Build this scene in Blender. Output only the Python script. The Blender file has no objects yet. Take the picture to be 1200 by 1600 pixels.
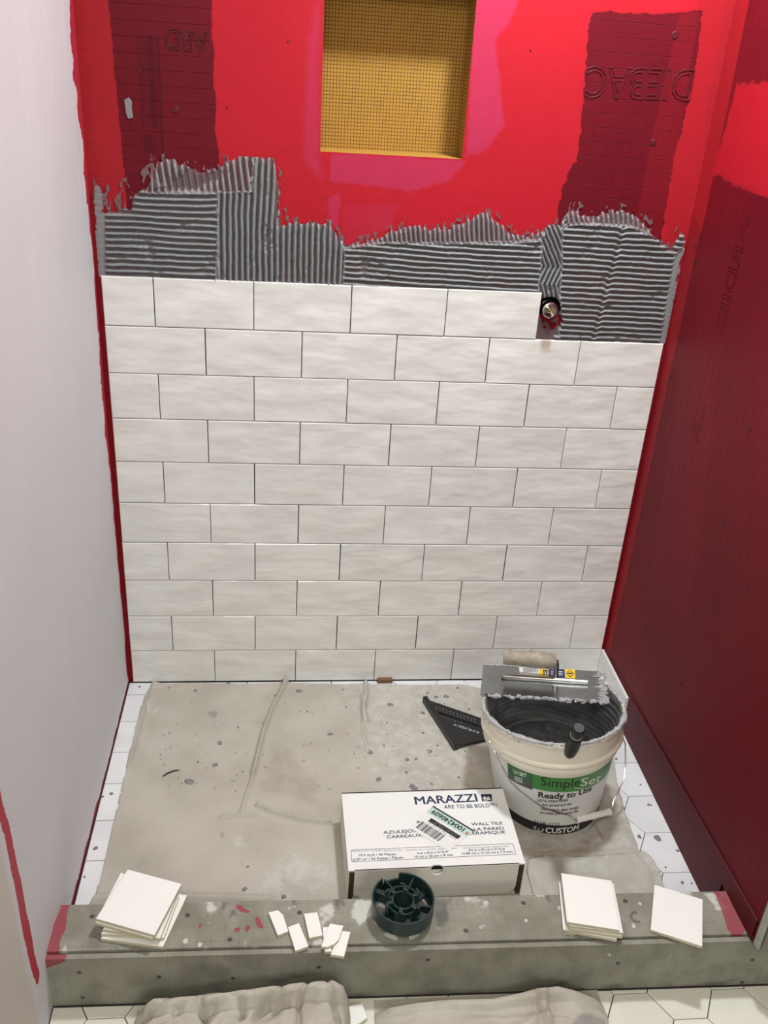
import bpy, bmesh, math, random
import numpy as np
from mathutils import Vector, Matrix
R_ = math.radians
random.seed(5); RNG = np.random.default_rng(7)
S = bpy.context.scene
C = S.collection
# ------------------------------------------------------------------ camera
CAM_F = 1428.255; CAM_P = np.array([0.3998, -2.04232, 1.57998]); YAW, PITCH, ROLL = -0.122099, 1.100713, 0.0671407
M3 = Matrix.Rotation(YAW, 3, 'Z') @ Matrix.Rotation(PITCH, 3, 'X') @ Matrix.Rotation(ROLL, 3, 'Z')
cd = bpy.data.cameras.new('camera'); cam = bpy.data.objects.new('camera', cd); C.objects.link(cam)
cd.sensor_fit = 'VERTICAL'; cd.sensor_height = 36.0; cd.lens = CAM_F / 1600 * 36.0; cd.clip_start = .02
mw = M3.to_4x4(); mw.translation = Vector(CAM_P); cam.matrix_world = mw
S.camera = cam
# ------------------------------------------------------------------ world, lamps, exposure
w = bpy.data.worlds.new('world'); S.world = w; w.use_nodes = True
w.node_tree.nodes['Background'].inputs[0].default_value = (.9, .93, 1, 1); w.node_tree.nodes['Background'].inputs[1].default_value = .35
def area(name, loc, target, power, size, color, shape='DISK', spread=180):
    l = bpy.data.lights.new(name, 'AREA'); l.shape = shape; l.size = size; l.energy = power; l.color = color; l.spread = R_(spread)
    o = bpy.data.objects.new(name, l); C.objects.link(o); o.location = loc
    o.rotation_euler = (Vector(target) - Vector(loc)).to_track_quat('-Z', 'Y').to_euler(); return o
area('shower_downlight', (.95, -.42, 2.345), (.90, -.42, 0), 15.5, .15, (.925, .985, .99))
area('room_ceiling_lamp', (.35, -2.1, 2.34), (.6, -.6, .2), 10.0, .7, (1, .985, .86), spread=150)
area('front_fill_light', (.9, -3.3, 1.7), (.6, 0, .4), 11.0, .9, (1, .985, .90))  # added fill behind the camera, lifts the front faces of curb, bucket and box
S.view_settings.view_transform = 'Standard'; S.view_settings.look = 'None'; S.view_settings.gamma = 1
S.view_settings.use_curve_mapping = False; S.view_settings.exposure = 0.95

# ------------------------------------------------------------------ measuring (pixel of the photograph <-> point of the room)
MR = np.array(M3)
def U(px, py, ax, v):
    d = MR @ np.array([(px - 600) / CAM_F, -(py - 800) / CAM_F, -1.0]); return CAM_P + d * ((v - CAM_P[ax]) / d[ax])
def PJ(P):
    c = (np.atleast_2d(P) - CAM_P) @ MR; return np.stack([600 + CAM_F * c[:, 0] / -c[:, 2], 800 - CAM_F * c[:, 1] / -c[:, 2]], 1)
# ------------------------------------------------------------------ helpers
def link(name, me, mats, parent=None, loc=None):
    o = bpy.data.objects.new(name, me); C.objects.link(o)
    for m in (mats if isinstance(mats, (list, tuple)) else [mats]):
        if m is not None and me is not None and m.name not in [x.name for x in me.materials if x]: me.materials.append(m)
    if parent: o.parent = parent
    if loc is not None: o.location = loc
    return o
def empty(name, loc=(0, 0, 0), rz=0):
    o = bpy.data.objects.new(name, None); C.objects.link(o); o.location = loc; o.rotation_euler = (0, 0, rz); o.empty_display_size = .05; return o
def tag(o, label=None, cat=None, group=None, kind=None):
    if label: o['label'] = label
    if cat: o['category'] = cat
    if group: o['group'] = group
    if kind: o['kind'] = kind
    return o
class MB:
    """collects faces of ONE part"""
    def __init__(s): s.v = []; s.f = []; s.mi = []; s.sm = []
    def add(s, V, F, mi=0, smooth=False):
        b = len(s.v); s.v += [tuple(map(float, v)) for v in V]
        for f in F: s.f.append(tuple(b + i for i in f)); s.mi.append(mi); s.sm.append(smooth)
        return s
    def box(s, c, d, mi=0, M=None):
        x, y, z = d[0] / 2, d[1] / 2, d[2] / 2
        V = [Vector((a * x, b * y, e * z)) for a in (-1, 1) for b in (-1, 1) for e in (-1, 1)]
        V = [(M @ v if M else v) + Vector(c) for v in V]
        return s.add(V, [(0, 1, 3, 2), (4, 6, 7, 5), (0, 4, 5, 1), (2, 3, 7, 6), (0, 2, 6, 4), (1, 5, 7, 3)], mi)
    def tube(s, pts, r, n=10, mi=0, caps=True):
        pts = [Vector(p) for p in pts]; rs = r if isinstance(r, (list, tuple)) else [r] * len(pts)
        V = []; prev = None
        for i, p in enumerate(pts):
            t = (pts[min(i + 1, len(pts) - 1)] - pts[max(i - 1, 0)]).normalized()
            a = Vector((0, 0, 1)) if abs(t.z) < .9 else Vector((1, 0, 0))
            if prev is None: u = t.cross(a).normalized()
            else: u = (prev - t * prev.dot(t)).normalized()
            prev = u; w_ = t.cross(u)
            for k in range(n):
                q = 2 * math.pi * k / n; V.append(p + (u * math.cos(q) + w_ * math.sin(q)) * rs[i])
        F = [(i * n + k, i * n + (k + 1) % n, (i + 1) * n + (k + 1) % n, (i + 1) * n + k) for i in range(len(pts) - 1) for k in range(n)]
        if caps: F += [tuple(range(n))[::-1], tuple((len(pts) - 1) * n + k for k in range(n))]
        return s.add(V, F, mi, True)
    def ring(s, prof, n=64, mi=0, fn=None, a0=0, a1=2 * math.pi, close=True):
        """prof: list of (r,z) revolved; fn maps (theta,r,z)->xyz"""
        full = abs(a1 - a0 - 2 * math.pi) < 1e-6; m = n if full else n + 1
        V = []
        for i in range(m):
            th = a0 + (a1 - a0) * i / n
            for (r, z) in prof: V.append(fn(th, r, z) if fn else (r * math.cos(th), r * math.sin(th), z))
        k = len(prof); F = []
        for i in range(n):
            j = (i + 1) % m
            for q in range(k if close else k - 1):
                q2 = (q + 1) % k; F.append((i * k + q, j * k + q, j * k + q2, i * k + q2))
        if close and not full: F += [tuple(range(k)), tuple((m - 1) * k + q for q in range(k))[::-1]]
        return s.add(V, F, mi, True)
    def mesh(s, name):
        me = bpy.data.meshes.new(name); me.from_pydata(s.v, [], s.f)
        me.polygons.foreach_set('material_index', s.mi); me.polygons.foreach_set('use_smooth', s.sm)
        bm = bmesh.new(); bm.from_mesh(me); bmesh.ops.recalc_face_normals(bm, faces=bm.faces); bm.to_mesh(me); bm.free(); return me
    def build(s, name, mats, parent=None, loc=None):
        me = s.mesh(name)
        for m in (mats if isinstance(mats, (list, tuple)) else [mats]): me.materials.append(m)
        o = link(name, me, [], parent, loc)
        if any(s.sm) : autosmooth(o)
        return o
def autosmooth(o, ang=40):
    me = o.data; bm = bmesh.new(); bm.from_mesh(me)
    for e in bm.edges:
        if len(e.link_faces) == 2 and e.calc_face_angle(0) > R_(ang): e.smooth = False
    bm.to_mesh(me); bm.free()
def inset(poly, d):
    n = len(poly); out = []
    A = sum(poly[i][0] * poly[(i + 1) % n][1] - poly[(i + 1) % n][0] * poly[i][1] for i in range(n)); sg = 1 if A > 0 else -1
    for i in range(n):
        p0, p1, p2 = (np.array(poly[(i + k) % n], float) for k in (-1, 0, 1))
        a = (p1 - p0); a /= max(np.linalg.norm(a), 1e-9); b = (p2 - p1); b /= max(np.linalg.norm(b), 1e-9)
        n1 = np.array([-a[1], a[0]]) * sg; n2 = np.array([-b[1], b[0]]) * sg; m = n1 + n2; m /= max(np.linalg.norm(m), 1e-9)
        out.append(tuple(p1 + m * d / max(.35, m @ n1)))
    return out
def slab(poly, z0, z1, bev=.0008, drop=None, mp=None, mb=None, mi=0, mside=None):
    """convex plate: outline poly in a plane, from z0 (back) to z1 (face), soft bevelled rim"""
    drop = bev if drop is None else drop; n = len(poly); inn = inset(poly, bev)
    mp = mp or (lambda u, v, h: (u, v, h)); mb = mb or MB()
    V = [mp(x, y, z0) for x, y in poly] + [mp(x, y, z1 - drop) for x, y in poly] + [mp(x, y, z1) for x, y in inn]
    ms = mi if mside is None else mside
    mb.add(V, [tuple(range(n))[::-1]] + [(i, (i + 1) % n, n + (i + 1) % n, n + i) for i in range(n)], ms)
    b = len(mb.v) - len(V)
    for f in [(n + i, n + (i + 1) % n, 2 * n + (i + 1) % n, 2 * n + i) for i in range(n)] + [tuple(2 * n + i for i in range(n))]:
        mb.f.append(tuple(b + k for k in f)); mb.mi.append(mi); mb.sm.append(False)
    return mb
def clip(poly, a, b, c):
    """keep a*x+b*y<=c"""
    out = []
    for i in range(len(poly)):
        p, q = poly[i], poly[(i + 1) % len(poly)]; dp, dq = a * p[0] + b * p[1] - c, a * q[0] + b * q[1] - c
        if dp <= 0: out.append(p)
        if dp * dq < 0: t = dp / (dp - dq); out.append((p[0] + (q[0] - p[0]) * t, p[1] + (q[1] - p[1]) * t))
    return out
# noise on arrays
def _h(ix, iy, s):
    n = (ix.astype(np.int64) * 374761393 + iy.astype(np.int64) * 668265263 + s * 974711) & 0x7fffffff
    n = ((n ^ (n >> 13)) * 1274126177) & 0x7fffffff; return ((n ^ (n >> 16)) & 0xffff) / 65535.0
def vn(x, y, s=0):
    x = np.asarray(x, float); y = np.asarray(y, float)
    ix, iy = np.floor(x), np.floor(y); fx, fy = x - ix, y - iy; fx = fx * fx * (3 - 2 * fx); fy = fy * fy * (3 - 2 * fy)
    a, b, c, d = _h(ix, iy, s), _h(ix + 1, iy, s), _h(ix, iy + 1, s), _h(ix + 1, iy + 1, s)
    return (a * (1 - fx) + b * fx) * (1 - fy) + (c * (1 - fx) + d * fx) * fy
def fbm(x, y, s=0, o=4):
    t = 0; a = .5; m = 0
    for i in range(o): t = t + a * vn(x * 2 ** i, y * 2 ** i, s + i * 17); m += a; a *= .55
    return t / m
def inpoly(X, Y, poly):
    r = np.zeros(np.shape(X), bool); n = len(poly)
    for i in range(n):
        x1, y1 = poly[i]; x2, y2 = poly[(i + 1) % n]
        if y1 == y2: continue
        r ^= ((y1 > Y) != (y2 > Y)) & (X < (x2 - x1) * (Y - y1) / (y2 - y1) + x1)
    return r
def sdist(X, Y, poly, closed=True):
    d = np.full(np.shape(X), 1e9); n = len(poly)
    for i in range(n if closed else n - 1):
        x1, y1 = poly[i]; x2, y2 = poly[(i + 1) % n]; L = (x2 - x1) ** 2 + (y2 - y1) ** 2 + 1e-12
        t = np.clip(((X - x1) * (x2 - x1) + (Y - y1) * (y2 - y1)) / L, 0, 1); d = np.minimum(d, np.hypot(X - x1 - t * (x2 - x1), Y - y1 - t * (y2 - y1)))
    return d
def sfill(X, Y, poly, soft):
    """1 inside, 0 outside, soft edge"""
    d = sdist(X, Y, poly); ins = inpoly(X, Y, poly); return np.clip(.5 + np.where(ins, d, -d) / (2 * soft), 0, 1)
def pxpoly(pts, ax, v, i, j): return [(q[i], q[j]) for q in (U(*p, ax, v) for p in pts)]
def grid_mesh(name, P, keep=None, attr=None, smooth=True, flip=False):
    """P: (n,m,3) array; keep: (n-1,m-1) bool; attr: (n,m,3) colour data"""
    n, m = P.shape[:2]; idx = np.arange(n * m).reshape(n, m)
    q = np.stack([idx[:-1, :-1], idx[1:, :-1], idx[1:, 1:], idx[:-1, 1:]], -1)
    q = q[keep] if keep is not None else q.reshape(-1, 4)
    if flip: q = q[:, ::-1]
    used = np.unique(q); rm = np.full(n * m, -1); rm[used] = np.arange(len(used)); q = rm[q]; V = P.reshape(-1, 3)[used]
    me = bpy.data.meshes.new(name); me.vertices.add(len(V)); me.vertices.foreach_set('co', V.astype(np.float32).ravel())
    me.loops.add(q.size); me.loops.foreach_set('vertex_index', q.ravel().astype(np.int32)); me.polygons.add(len(q))
    me.polygons.foreach_set('loop_start', np.arange(0, q.size, 4, dtype=np.int32))
    me.polygons.foreach_set('use_smooth', np.full(len(q), smooth)); me.update(calc_edges=True); me.validate()
    if attr is not None:
        A = np.concatenate([attr.reshape(-1, attr.shape[-1])[used], np.ones((len(V), 4 - attr.shape[-1]))], 1)
        ca = me.color_attributes.new('Mask', 'FLOAT_COLOR', 'POINT'); ca.data.foreach_set('color', A.astype(np.float32).ravel())
    return me
# text -> polygons placed by a mapping
def glyphs(s, off=0.0, shear=0, outline=0):
    cu = bpy.data.curves.new('t', 'FONT'); cu.body = s; cu.size = 1; cu.offset = off; cu.shear = shear; cu.resolution_u = 3
    if outline: cu.fill_mode = 'NONE'; cu.bevel_depth = outline; cu.bevel_resolution = 0
    o = bpy.data.objects.new('t', cu); C.objects.link(o); bpy.context.view_layer.update()
    me = bpy.data.meshes.new_from_object(o.evaluated_get(bpy.context.evaluated_depsgraph_get()))
    V = np.array([v.co for v in me.vertices]) if len(me.vertices) else np.zeros((0, 3)); F = [tuple(p.vertices) for p in me.polygons]
    bpy.data.objects.remove(o); bpy.data.curves.remove(cu); bpy.data.meshes.remove(me); return V, F
def write(mb, s, fn, u0, u1, v0, h, off=0.0, mi=0, shear=0, depth=0, outline=0):
    """lettering from u0 to u1 on baseline v0 with cap height h; fn(u,v,w)->xyz"""
    V, F = glyphs(s, 0, shear, outline)
    if not len(V): return
    if off > .004:                                          # bolder: the same word laid three times, a hair apart
        n = len(V); V = np.concatenate([V + [-off, 0, 0], V + [0, off * .6, .004], V + [off, 0, .008], V + [0, -off * .6, .012]]); F = [tuple(i + n * q for i in f) for q in range(4) for f in F]
    x0, x1 = V[:, 0].min(), V[:, 0].max(); k = (u1 - u0) / (x1 - x0); kz = h / .69
    mb.add([fn(u0 + (x - x0) * k, v0 + y * kz, depth + z * kz) for x, y, z in V], F, mi)
# ------------------------------------------------------------------ materials
def nt(name):
    m = bpy.data.materials.new(name); m.use_nodes = True; t = m.node_tree; b = t.nodes['Principled BSDF']; return m, t, b
def N(t, typ, **k):
    n = t.nodes.new(typ)
    for a, v in k.items():
        if a.startswith('i_'):
            key = a[2:]; n.inputs[int(key) if key.isdigit() else key.replace('_', ' ')].default_value = v
        else: setattr(n, a, v)
    return n
def mixc(t, fac, a, b, mode='MIX'):
    n = t.nodes.new('ShaderNodeMix'); n.data_type = 'RGBA'; n.blend_type = mode
    for sock, v in ((n.inputs[0], fac), (n.inputs[6], a), (n.inputs[7], b)):
        if isinstance(v, bpy.types.NodeSocket): t.links.new(v, sock)
        elif isinstance(v, (int, float)): sock.default_value = v
        else: sock.default_value = (*v, 1)
    return n.outputs[2]
def mth(t, op, a, b=None, c=None, clamp=False):
    n = t.nodes.new('ShaderNodeMath'); n.operation = op; n.use_clamp = clamp
    for i, v in enumerate((a, b, c)):
        if v is None: continue
        if isinstance(v, bpy.types.NodeSocket): t.links.new(v, n.inputs[i])
        else: n.inputs[i].default_value = v
    return n.outputs[0]
def noise(t, scale, detail=4, vec=None, rough=.55, sc=None):
    n = N(t, 'ShaderNodeTexNoise'); n.inputs['Scale'].default_value = scale; n.inputs['Detail'].default_value = detail; n.inputs['Roughness'].default_value = rough
    if vec is None: vec = N(t, 'ShaderNodeNewGeometry').outputs['Position']
    if sc: m = N(t, 'ShaderNodeVectorMath', operation='MULTIPLY'); t.links.new(vec, m.inputs[0]); m.inputs[1].default_value = sc; vec = m.outputs[0]
    t.links.new(vec, n.inputs['Vector']); return n.outputs['Fac']
def ramp(t, fac, lo, hi):
    n = N(t, 'ShaderNodeMapRange'); n.interpolation_type = 'SMOOTHSTEP'; t.links.new(fac, n.inputs[0]); n.inputs[1].default_value = lo; n.inputs[2].default_value = hi; return n.outputs[0]
def bump(t, b, h, strength=.3, dist=.002, prev=None):
    n = N(t, 'ShaderNodeBump'); n.inputs['Strength'].default_value = strength; n.inputs['Distance'].default_value = dist; t.links.new(h, n.inputs['Height'])
    if prev is not None: t.links.new(prev, n.inputs['Normal'])
    t.links.new(n.outputs[0], b.inputs['Normal']); return n.outputs[0]
def mat(name, col, rough=.5, metal=0, var=.08, vs=40, bs=0, bsc=200, spec=.5, col2=None):
    m, t, b = nt(name); b.inputs['Roughness'].default_value = rough; b.inputs['Metallic'].default_value = metal; b.inputs['Specular IOR Level'].default_value = spec
    c2 = col2 or tuple(min(1, c * (1 - var * 2.2)) for c in col)
    t.links.new(mixc(t, noise(t, vs), col, c2), b.inputs['Base Color'])
    if bs: bump(t, b, noise(t, bsc, 3), bs, .001)
    return m
def maskmat(name, build):
    m, t, b = nt(name); a = N(t, 'ShaderNodeAttribute', attribute_name='Mask'); sp = N(t, 'ShaderNodeSeparateColor'); t.links.new(a.outputs['Color'], sp.inputs[0])
    build(t, b, sp.outputs[0], sp.outputs[1], sp.outputs[2]); return m
def xyz(t):
    s = N(t, 'ShaderNodeSeparateXYZ'); t.links.new(N(t, 'ShaderNodeNewGeometry').outputs['Position'], s.inputs[0]); return s.outputs
def lines(t, coord, pitch, width, off=0.0):
    f = mth(t, 'FRACT', mth(t, 'DIVIDE', mth(t, 'ADD', coord, off + 100 * pitch), pitch)); d = mth(t, 'ABSOLUTE', mth(t, 'SUBTRACT', f, .5))
    return ramp(t, d, .5 - width / pitch, .5 - width / pitch * .35)

MAROON = (.105, .0045, .010); BRIGHT = (.42, .012, .023); PINK = (.40, .030, .085); MID = (.28, .012, .018)
def red_build(t, b, coat, pink, print_, horiz=True):
    P = xyz(t); u = P[0] if horiz else P[1]
    nb = noise(t, 9, 5); c0 = mixc(t, nb, MAROON, (.130, .006, .014)); c1 = mixc(t, nb, MID, (.33, .014, .021))
    nf = noise(t, 260, 3)
    e = mth(t, 'ADD', coat, mth(t, 'MULTIPLY', mth(t, 'SUBTRACT', nf, .5), .10))
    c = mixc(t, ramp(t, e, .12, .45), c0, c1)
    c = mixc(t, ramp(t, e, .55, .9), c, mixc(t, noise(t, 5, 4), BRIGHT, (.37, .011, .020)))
    c = mixc(t, mth(t, 'MULTIPLY', ramp(t, pink, .1, .9), .75), c, PINK)
    c = mixc(t, mth(t, 'MULTIPLY', print_, .85), c, (.05, .004, .010))
    under = ramp(t, e, .50, .25)                                       # board relief shows only through the thin coat
    g1 = lines(t, P[2] if horiz else P[1], .0285, .0009); g2 = lines(t, u if horiz else P[2], .0285 if horiz else .057, .0006, .008)
    weave = mth(t, 'ADD', lines(t, P[2], .0032, .0010), lines(t, u, .0032, .0010))
    g = mth(t, 'MULTIPLY', mth(t, 'ADD', g1, mth(t, 'MULTIPLY', g2, mth(t, 'MULTIPLY', ramp(t, noise(t, 6), .4, .7), .6))), under)
    c = mixc(t, mth(t, 'MULTIPLY', g, .24), c, (.06, .004, .01))
    t.links.new(c, b.inputs['Base Color'])
    b.inputs['Roughness'].default_value = .50; b.inputs['Specular IOR Level'].default_value = .10
    n1 = bump(t, b, noise(t, 30, 4), .20, .004)
    n2 = bump(t, b, noise(t, 420, 2, sc=(1, 1, .25)), .12, .0005, n1)
    n3 = bump(t, b, mth(t, 'MULTIPLY', g, -1), .7, .0016, n2)
    bump(t, b, mth(t, 'MULTIPLY', weave, under), .10, .0006, n3)
M_RED = maskmat('red_waterproof_membrane', lambda t, b, r, g, bl: red_build(t, b, r, g, bl, True))
M_REDR = maskmat('red_waterproof_membrane_side', lambda t, b, r, g, bl: red_build(t, b, r, g, bl, False))
M_REDPLAIN = mat('dark_red_membrane', (.10, .008, .014), .55, var=.15, vs=20, bs=.2, spec=.22)

def white_build(t, b, red, grey, dark):
    n = noise(t, 3, 5); c = mixc(t, n, (.53, .525, .54), (.60, .59, .61))
    c = mixc(t, mth(t, 'MULTIPLY', ramp(t, grey, .1, .9), .8), c, (.52, .47, .40))
    e = mth(t, 'ADD', red, mth(t, 'MULTIPLY', mth(t, 'SUBTRACT', noise(t, 150, 4), .5), .55))
    c = mixc(t, ramp(t, e, .42, .58), c, (.38, .014, .036))
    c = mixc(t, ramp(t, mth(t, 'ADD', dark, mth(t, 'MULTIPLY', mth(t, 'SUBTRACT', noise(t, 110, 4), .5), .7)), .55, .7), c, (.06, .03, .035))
    t.links.new(c, b.inputs['Base Color']); b.inputs['Roughness'].default_value = .62
    n1 = bump(t, b, noise(t, 4.5, 3, sc=(1, 1, .35)), .45, .02)
    bump(t, b, noise(t, 60, 5), .18, .002, n1)
M_WHITE = maskmat('white_wall_plaster', white_build)
M_PLAIN = mat('white_plain_plaster', (.72, .70, .70), .7, var=.03, vs=3)

def tile_mat(name, colA, colB, wav=.5, rough=.16):
    m, t, b = nt(name); P = N(t, 'ShaderNodeNewGeometry').outputs['Position']; oi = N(t, 'ShaderNodeObjectInfo').outputs['Random']
    cmb = N(t, 'ShaderNodeCombineXYZ'); t.links.new(mth(t, 'MULTIPLY', oi, 37), cmb.inputs[1]); ad = N(t, 'ShaderNodeVectorMath', operation='ADD')
    t.links.new(P, ad.inputs[0]); t.links.new(cmb.outputs[0], ad.inputs[1])
    wv = noise(t, 9, 2.0, ad.outputs[0], .45, (1, 1, 2.4)); c = mixc(t, oi, colA, colB)
    c = mixc(t, mth(t, 'MULTIPLY', ramp(t, wv, .62, .40), .30), c, tuple(x * .72 for x in colA))
    sc = ramp(t, noise(t, 900, 1, P), .745, .76)
    t.links.new(mixc(t, mth(t, 'MULTIPLY', sc, .0), c, (.1, .09, .08)), b.inputs['Base Color'])
    b.inputs['Roughness'].default_value = rough; b.inputs['Specular IOR Level'].default_value = .5
    if wav: bump(t, b, wv, wav, .012)
    return m, t, b
M_TILE, _, _ = tile_mat('white_glazed_wall_tile', (.79, .785, .768), (.745, .738, .718), .42)
M_STAIN, t_, b_ = tile_mat('white_glazed_wall_tile_stained', (.79, .785, .768), (.78, .773, .752), .42)
_P = xyz(t_); _st = U(851, 550, 1, 0)
_m = mth(t_, 'MULTIPLY', ramp(t_, mth(t_, 'ABSOLUTE', mth(t_, 'SUBTRACT', _P[0], float(_st[0]))), .017, .006), ramp(t_, _P[2], .945, .99))
_bc = b_.inputs['Base Color'].links[0].from_socket
t_.links.new(mixc(t_, mth(t_, 'MULTIPLY', _m, .75), _bc, (.42, .31, .22)), b_.inputs['Base Color'])
M_FLOORT, _, _ = tile_mat('white_matt_floor_tile', (.76, .77, .80), (.72, .73, .76), .10, .38)
M_OUTT, _, _ = tile_mat('cream_white_floor_tile', (.74, .72, .64), (.70, .68, .60), .08, .30)
M_BISQ = mat('unglazed_tile_body', (.62, .58, .43), .8, var=.1, vs=60)
M_TILETOP = mat('white_tile_glaze_loose', (.84, .835, .82), .25, var=.02, vs=10)
M_GROUT = mat('grey_thinset_joint', (.035, .032, .032), .9, var=.2, vs=60)
M_FJOINT = mat('dark_floor_joint', (.09, .085, .08), .9, var=.3, vs=40)

def mortar_build(t, b, thick, rough_, film):
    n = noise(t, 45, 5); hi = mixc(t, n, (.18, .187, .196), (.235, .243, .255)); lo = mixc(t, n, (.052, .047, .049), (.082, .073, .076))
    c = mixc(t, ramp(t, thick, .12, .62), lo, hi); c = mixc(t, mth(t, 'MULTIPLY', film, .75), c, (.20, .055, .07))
    t.links.new(c, b.inputs['Base Color']); b.inputs['Roughness'].default_value = .55; b.inputs['Specular IOR Level'].default_value = .35
    bump(t, b, noise(t, 700, 3), .35, .0008)
M_MORTAR = maskmat('grey_wet_mortar', mortar_build)
M_MORT2 = mat('grey_mortar_lump', (.27, .27, .285), .6, var=.25, vs=120, bs=.5, bsc=500)
M_MORTD = mat('dark_wet_mortar', (.06, .087, .085), .5, var=.3, vs=60, bs=.4, bsc=300)

def foam_build(name):
    m, t, b = nt(name); P = xyz(t); n = noise(t, 12, 4)
    c = mixc(t, n, (.36, .185, .018), (.42, .215, .024))
    g = mth(t, 'MAXIMUM', lines(t, mth(t, 'ADD', P[0], mth(t, 'MULTIPLY', P[1], 1.0)), .0068, .0011), lines(t, P[2], .0073, .0011))
    c = mixc(t, mth(t, 'MULTIPLY', g, mth(t, 'ADD', .75, mth(t, 'MULTIPLY', noise(t, 30), .4))), c, (.10, .047, .007))
    t.links.new(c, b.inputs['Base Color']); b.inputs['Roughness'].default_value = .8; bump(t, b, mth(t, 'MULTIPLY', g, -1), .3, .0006); return m
M_FOAM = foam_build('orange_foam_board')

def cement_build(t, b, red, white, dark):
    P = xyz(t); n = noise(t, 14, 6); c = mixc(t, ramp(t, n, .35, .7), (.27, .265, .222), (.19, .185, .148))
    g = mth(t, 'MAXIMUM', lines(t, P[0], .0254, .0009, .004), lines(t, P[1], .0254, .0009))
    g = mth(t, 'MULTIPLY', g, ramp(t, noise(t, 22, 3), .38, .62)); c = mixc(t, mth(t, 'MULTIPLY', g, .38), c, (.09, .085, .07))
    c = mixc(t, ramp(t, mth(t, 'ADD', white, mth(t, 'MULTIPLY', mth(t, 'SUBTRACT', noise(t, 90, 5), .5), .8)), .5, .9), c, (.52, .52, .49))
    c = mixc(t, mth(t, 'MULTIPLY', ramp(t, mth(t, 'ADD', dark, mth(t, 'MULTIPLY', mth(t, 'SUBTRACT', noise(t, 130, 4), .5), .5)), .4, .8), .8), c, (.10, .095, .085))
    c = mixc(t, mth(t, 'MULTIPLY', ramp(t, mth(t, 'ADD', red, mth(t, 'MULTIPLY', mth(t, 'SUBTRACT', noise(t, 120, 4), .5), .7)), .4, .75), .88), c, (.27, .032, .055))
    t.links.new(c, b.inputs['Base Color']); b.inputs['Roughness'].default_value = .72; bump(t, b, noise(t, 260, 4), .2, .0008)
M_CEM = maskmat('grey_cement_board', cement_build)
M_CEMP = mat('grey_cement_board_edge', (.28, .27, .22), .75, var=.2, vs=30, bs=.3)
M_CEML = mat('pale_cement_board_edge', (.46, .46, .43), .75, var=.2, vs=60, bs=.3)

def cloth_build(t, b, brown, white, grey):
    n = noise(t, 7, 6); c = mixc(t, ramp(t, n, .3, .75), (.47, .445, .395), (.39, .365, .315))
    c = mixc(t, mth(t, 'MULTIPLY', ramp(t, mth(t, 'ADD', brown, mth(t, 'MULTIPLY', mth(t, 'SUBTRACT', noise(t, 35, 5), .5), .5)), .2, 1.0), .6), c, (.25, .19, .125))
    c = mixc(t, mth(t, 'MULTIPLY', ramp(t, mth(t, 'ADD', white, mth(t, 'MULTIPLY', mth(t, 'SUBTRACT', noise(t, 40, 6), .5), 1.7)), .35, 1.1), .75), c, (.55, .55, .54))
    c = mixc(t, mth(t, 'MULTIPLY', ramp(t, mth(t, 'ADD', grey, mth(t, 'MULTIPLY', mth(t, 'SUBTRACT', noise(t, 160, 4), .5), .5)), .35, .9), .7), c, (.24, .23, .235))
    sp = ramp(t, noise(t, 330, 2), .735, .77); c = mixc(t, mth(t, 'MULTIPLY', sp, .75), c, (.16, .15, .15))
    t.links.new(c, b.inputs['Base Color']); b.inputs['Roughness'].default_value = .9; b.inputs['Specular IOR Level'].default_value = .15
    n1 = bump(t, b, noise(t, 1500, 1), .25, .0006); bump(t, b, noise(t, 28, 4), .25, .004, n1)
M_CLOTH = maskmat('stained_canvas', cloth_build)
M_STEEL = mat('brushed_steel', (.42, .44, .46), .22, 1, .15, 25, .15, 300)
M_CHROME = mat('polished_metal', (.75, .74, .72), .16, 1, .05)
M_BRASS = mat('brass', (.75, .60, .33), .3, 1, .08)
M_BLACKM = mat('black_anodised_metal', (.012, .012, .014), .38, 0, .2, 60)
M_BLACKR = mat('black_rubber', (.010, .011, .011), .5, 0, .2)
M_HUB = mat('dark_green_plastic', (.010, .034, .034), .32, 0, .2, 60)
M_HOLE = mat('dark_hollow', (.006, .005, .005), .9)
M_PAIL = mat('cream_white_plastic', (.88, .835, .71), .33, 0, .05, 18)
M_LABEL = mat('white_printed_label', (.74, .74, .73), .35, 0, .02)
M_GREEN = mat('green_print', (.055, .25, .05), .35, 0, .06)
M_DGREEN = mat('dark_green_print', (.02, .13, .035), .35, 0, .06)
M_DGREY = mat('dark_grey_print', (.09, .095, .09), .4, 0, .06)
M_INK = mat('black_ink', (.012, .012, .016), .5, 0, .05)
M_NAVY = mat('navy_ink', (.018, .028, .085), .5, 0, .1)
M_WINK = mat('white_ink', (.85, .85, .84), .45, 0, .02)
M_GINK = mat('pale_grey_ink', (.40, .41, .42), .5, 0, .05)
M_YEL = mat('yellow_print', (.85, .60, .02), .4, 0, .04)
M_BLUE = mat('blue_print', (.015, .02, .16), .4, 0, .04)
M_AQUA = mat('pale_green_print', (.45, .62, .57), .45, 0, .04)
M_REDINK = mat('red_ink', (.6, .03, .05), .5, 0, .05)
M_CARD = mat('white_cardboard', (.77, .77, .76), .7, 0, .03, 30)
M_CARDW = mat('worn_white_cardboard', (.82, .81, .74), .8, 0, .07, 20)
M_KRAFT = mat('brown_cardboard', (.075, .045, .028), .9, 0, .2, 60)
M_WOODH = mat('worn_wooden_grip', (.52, .46, .35), .6, 0, .3, 45, .4, 200, col2=(.08, .065, .05))
M_WOODB = mat('brown_wood', (.22, .11, .045), .8, 0, .2)
M_GRIP = mat('white_plastic', (.84, .84, .82), .35, 0, .02)
M_TWIG = mat('dark_twig', (.03, .028, .022), .9)
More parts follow.
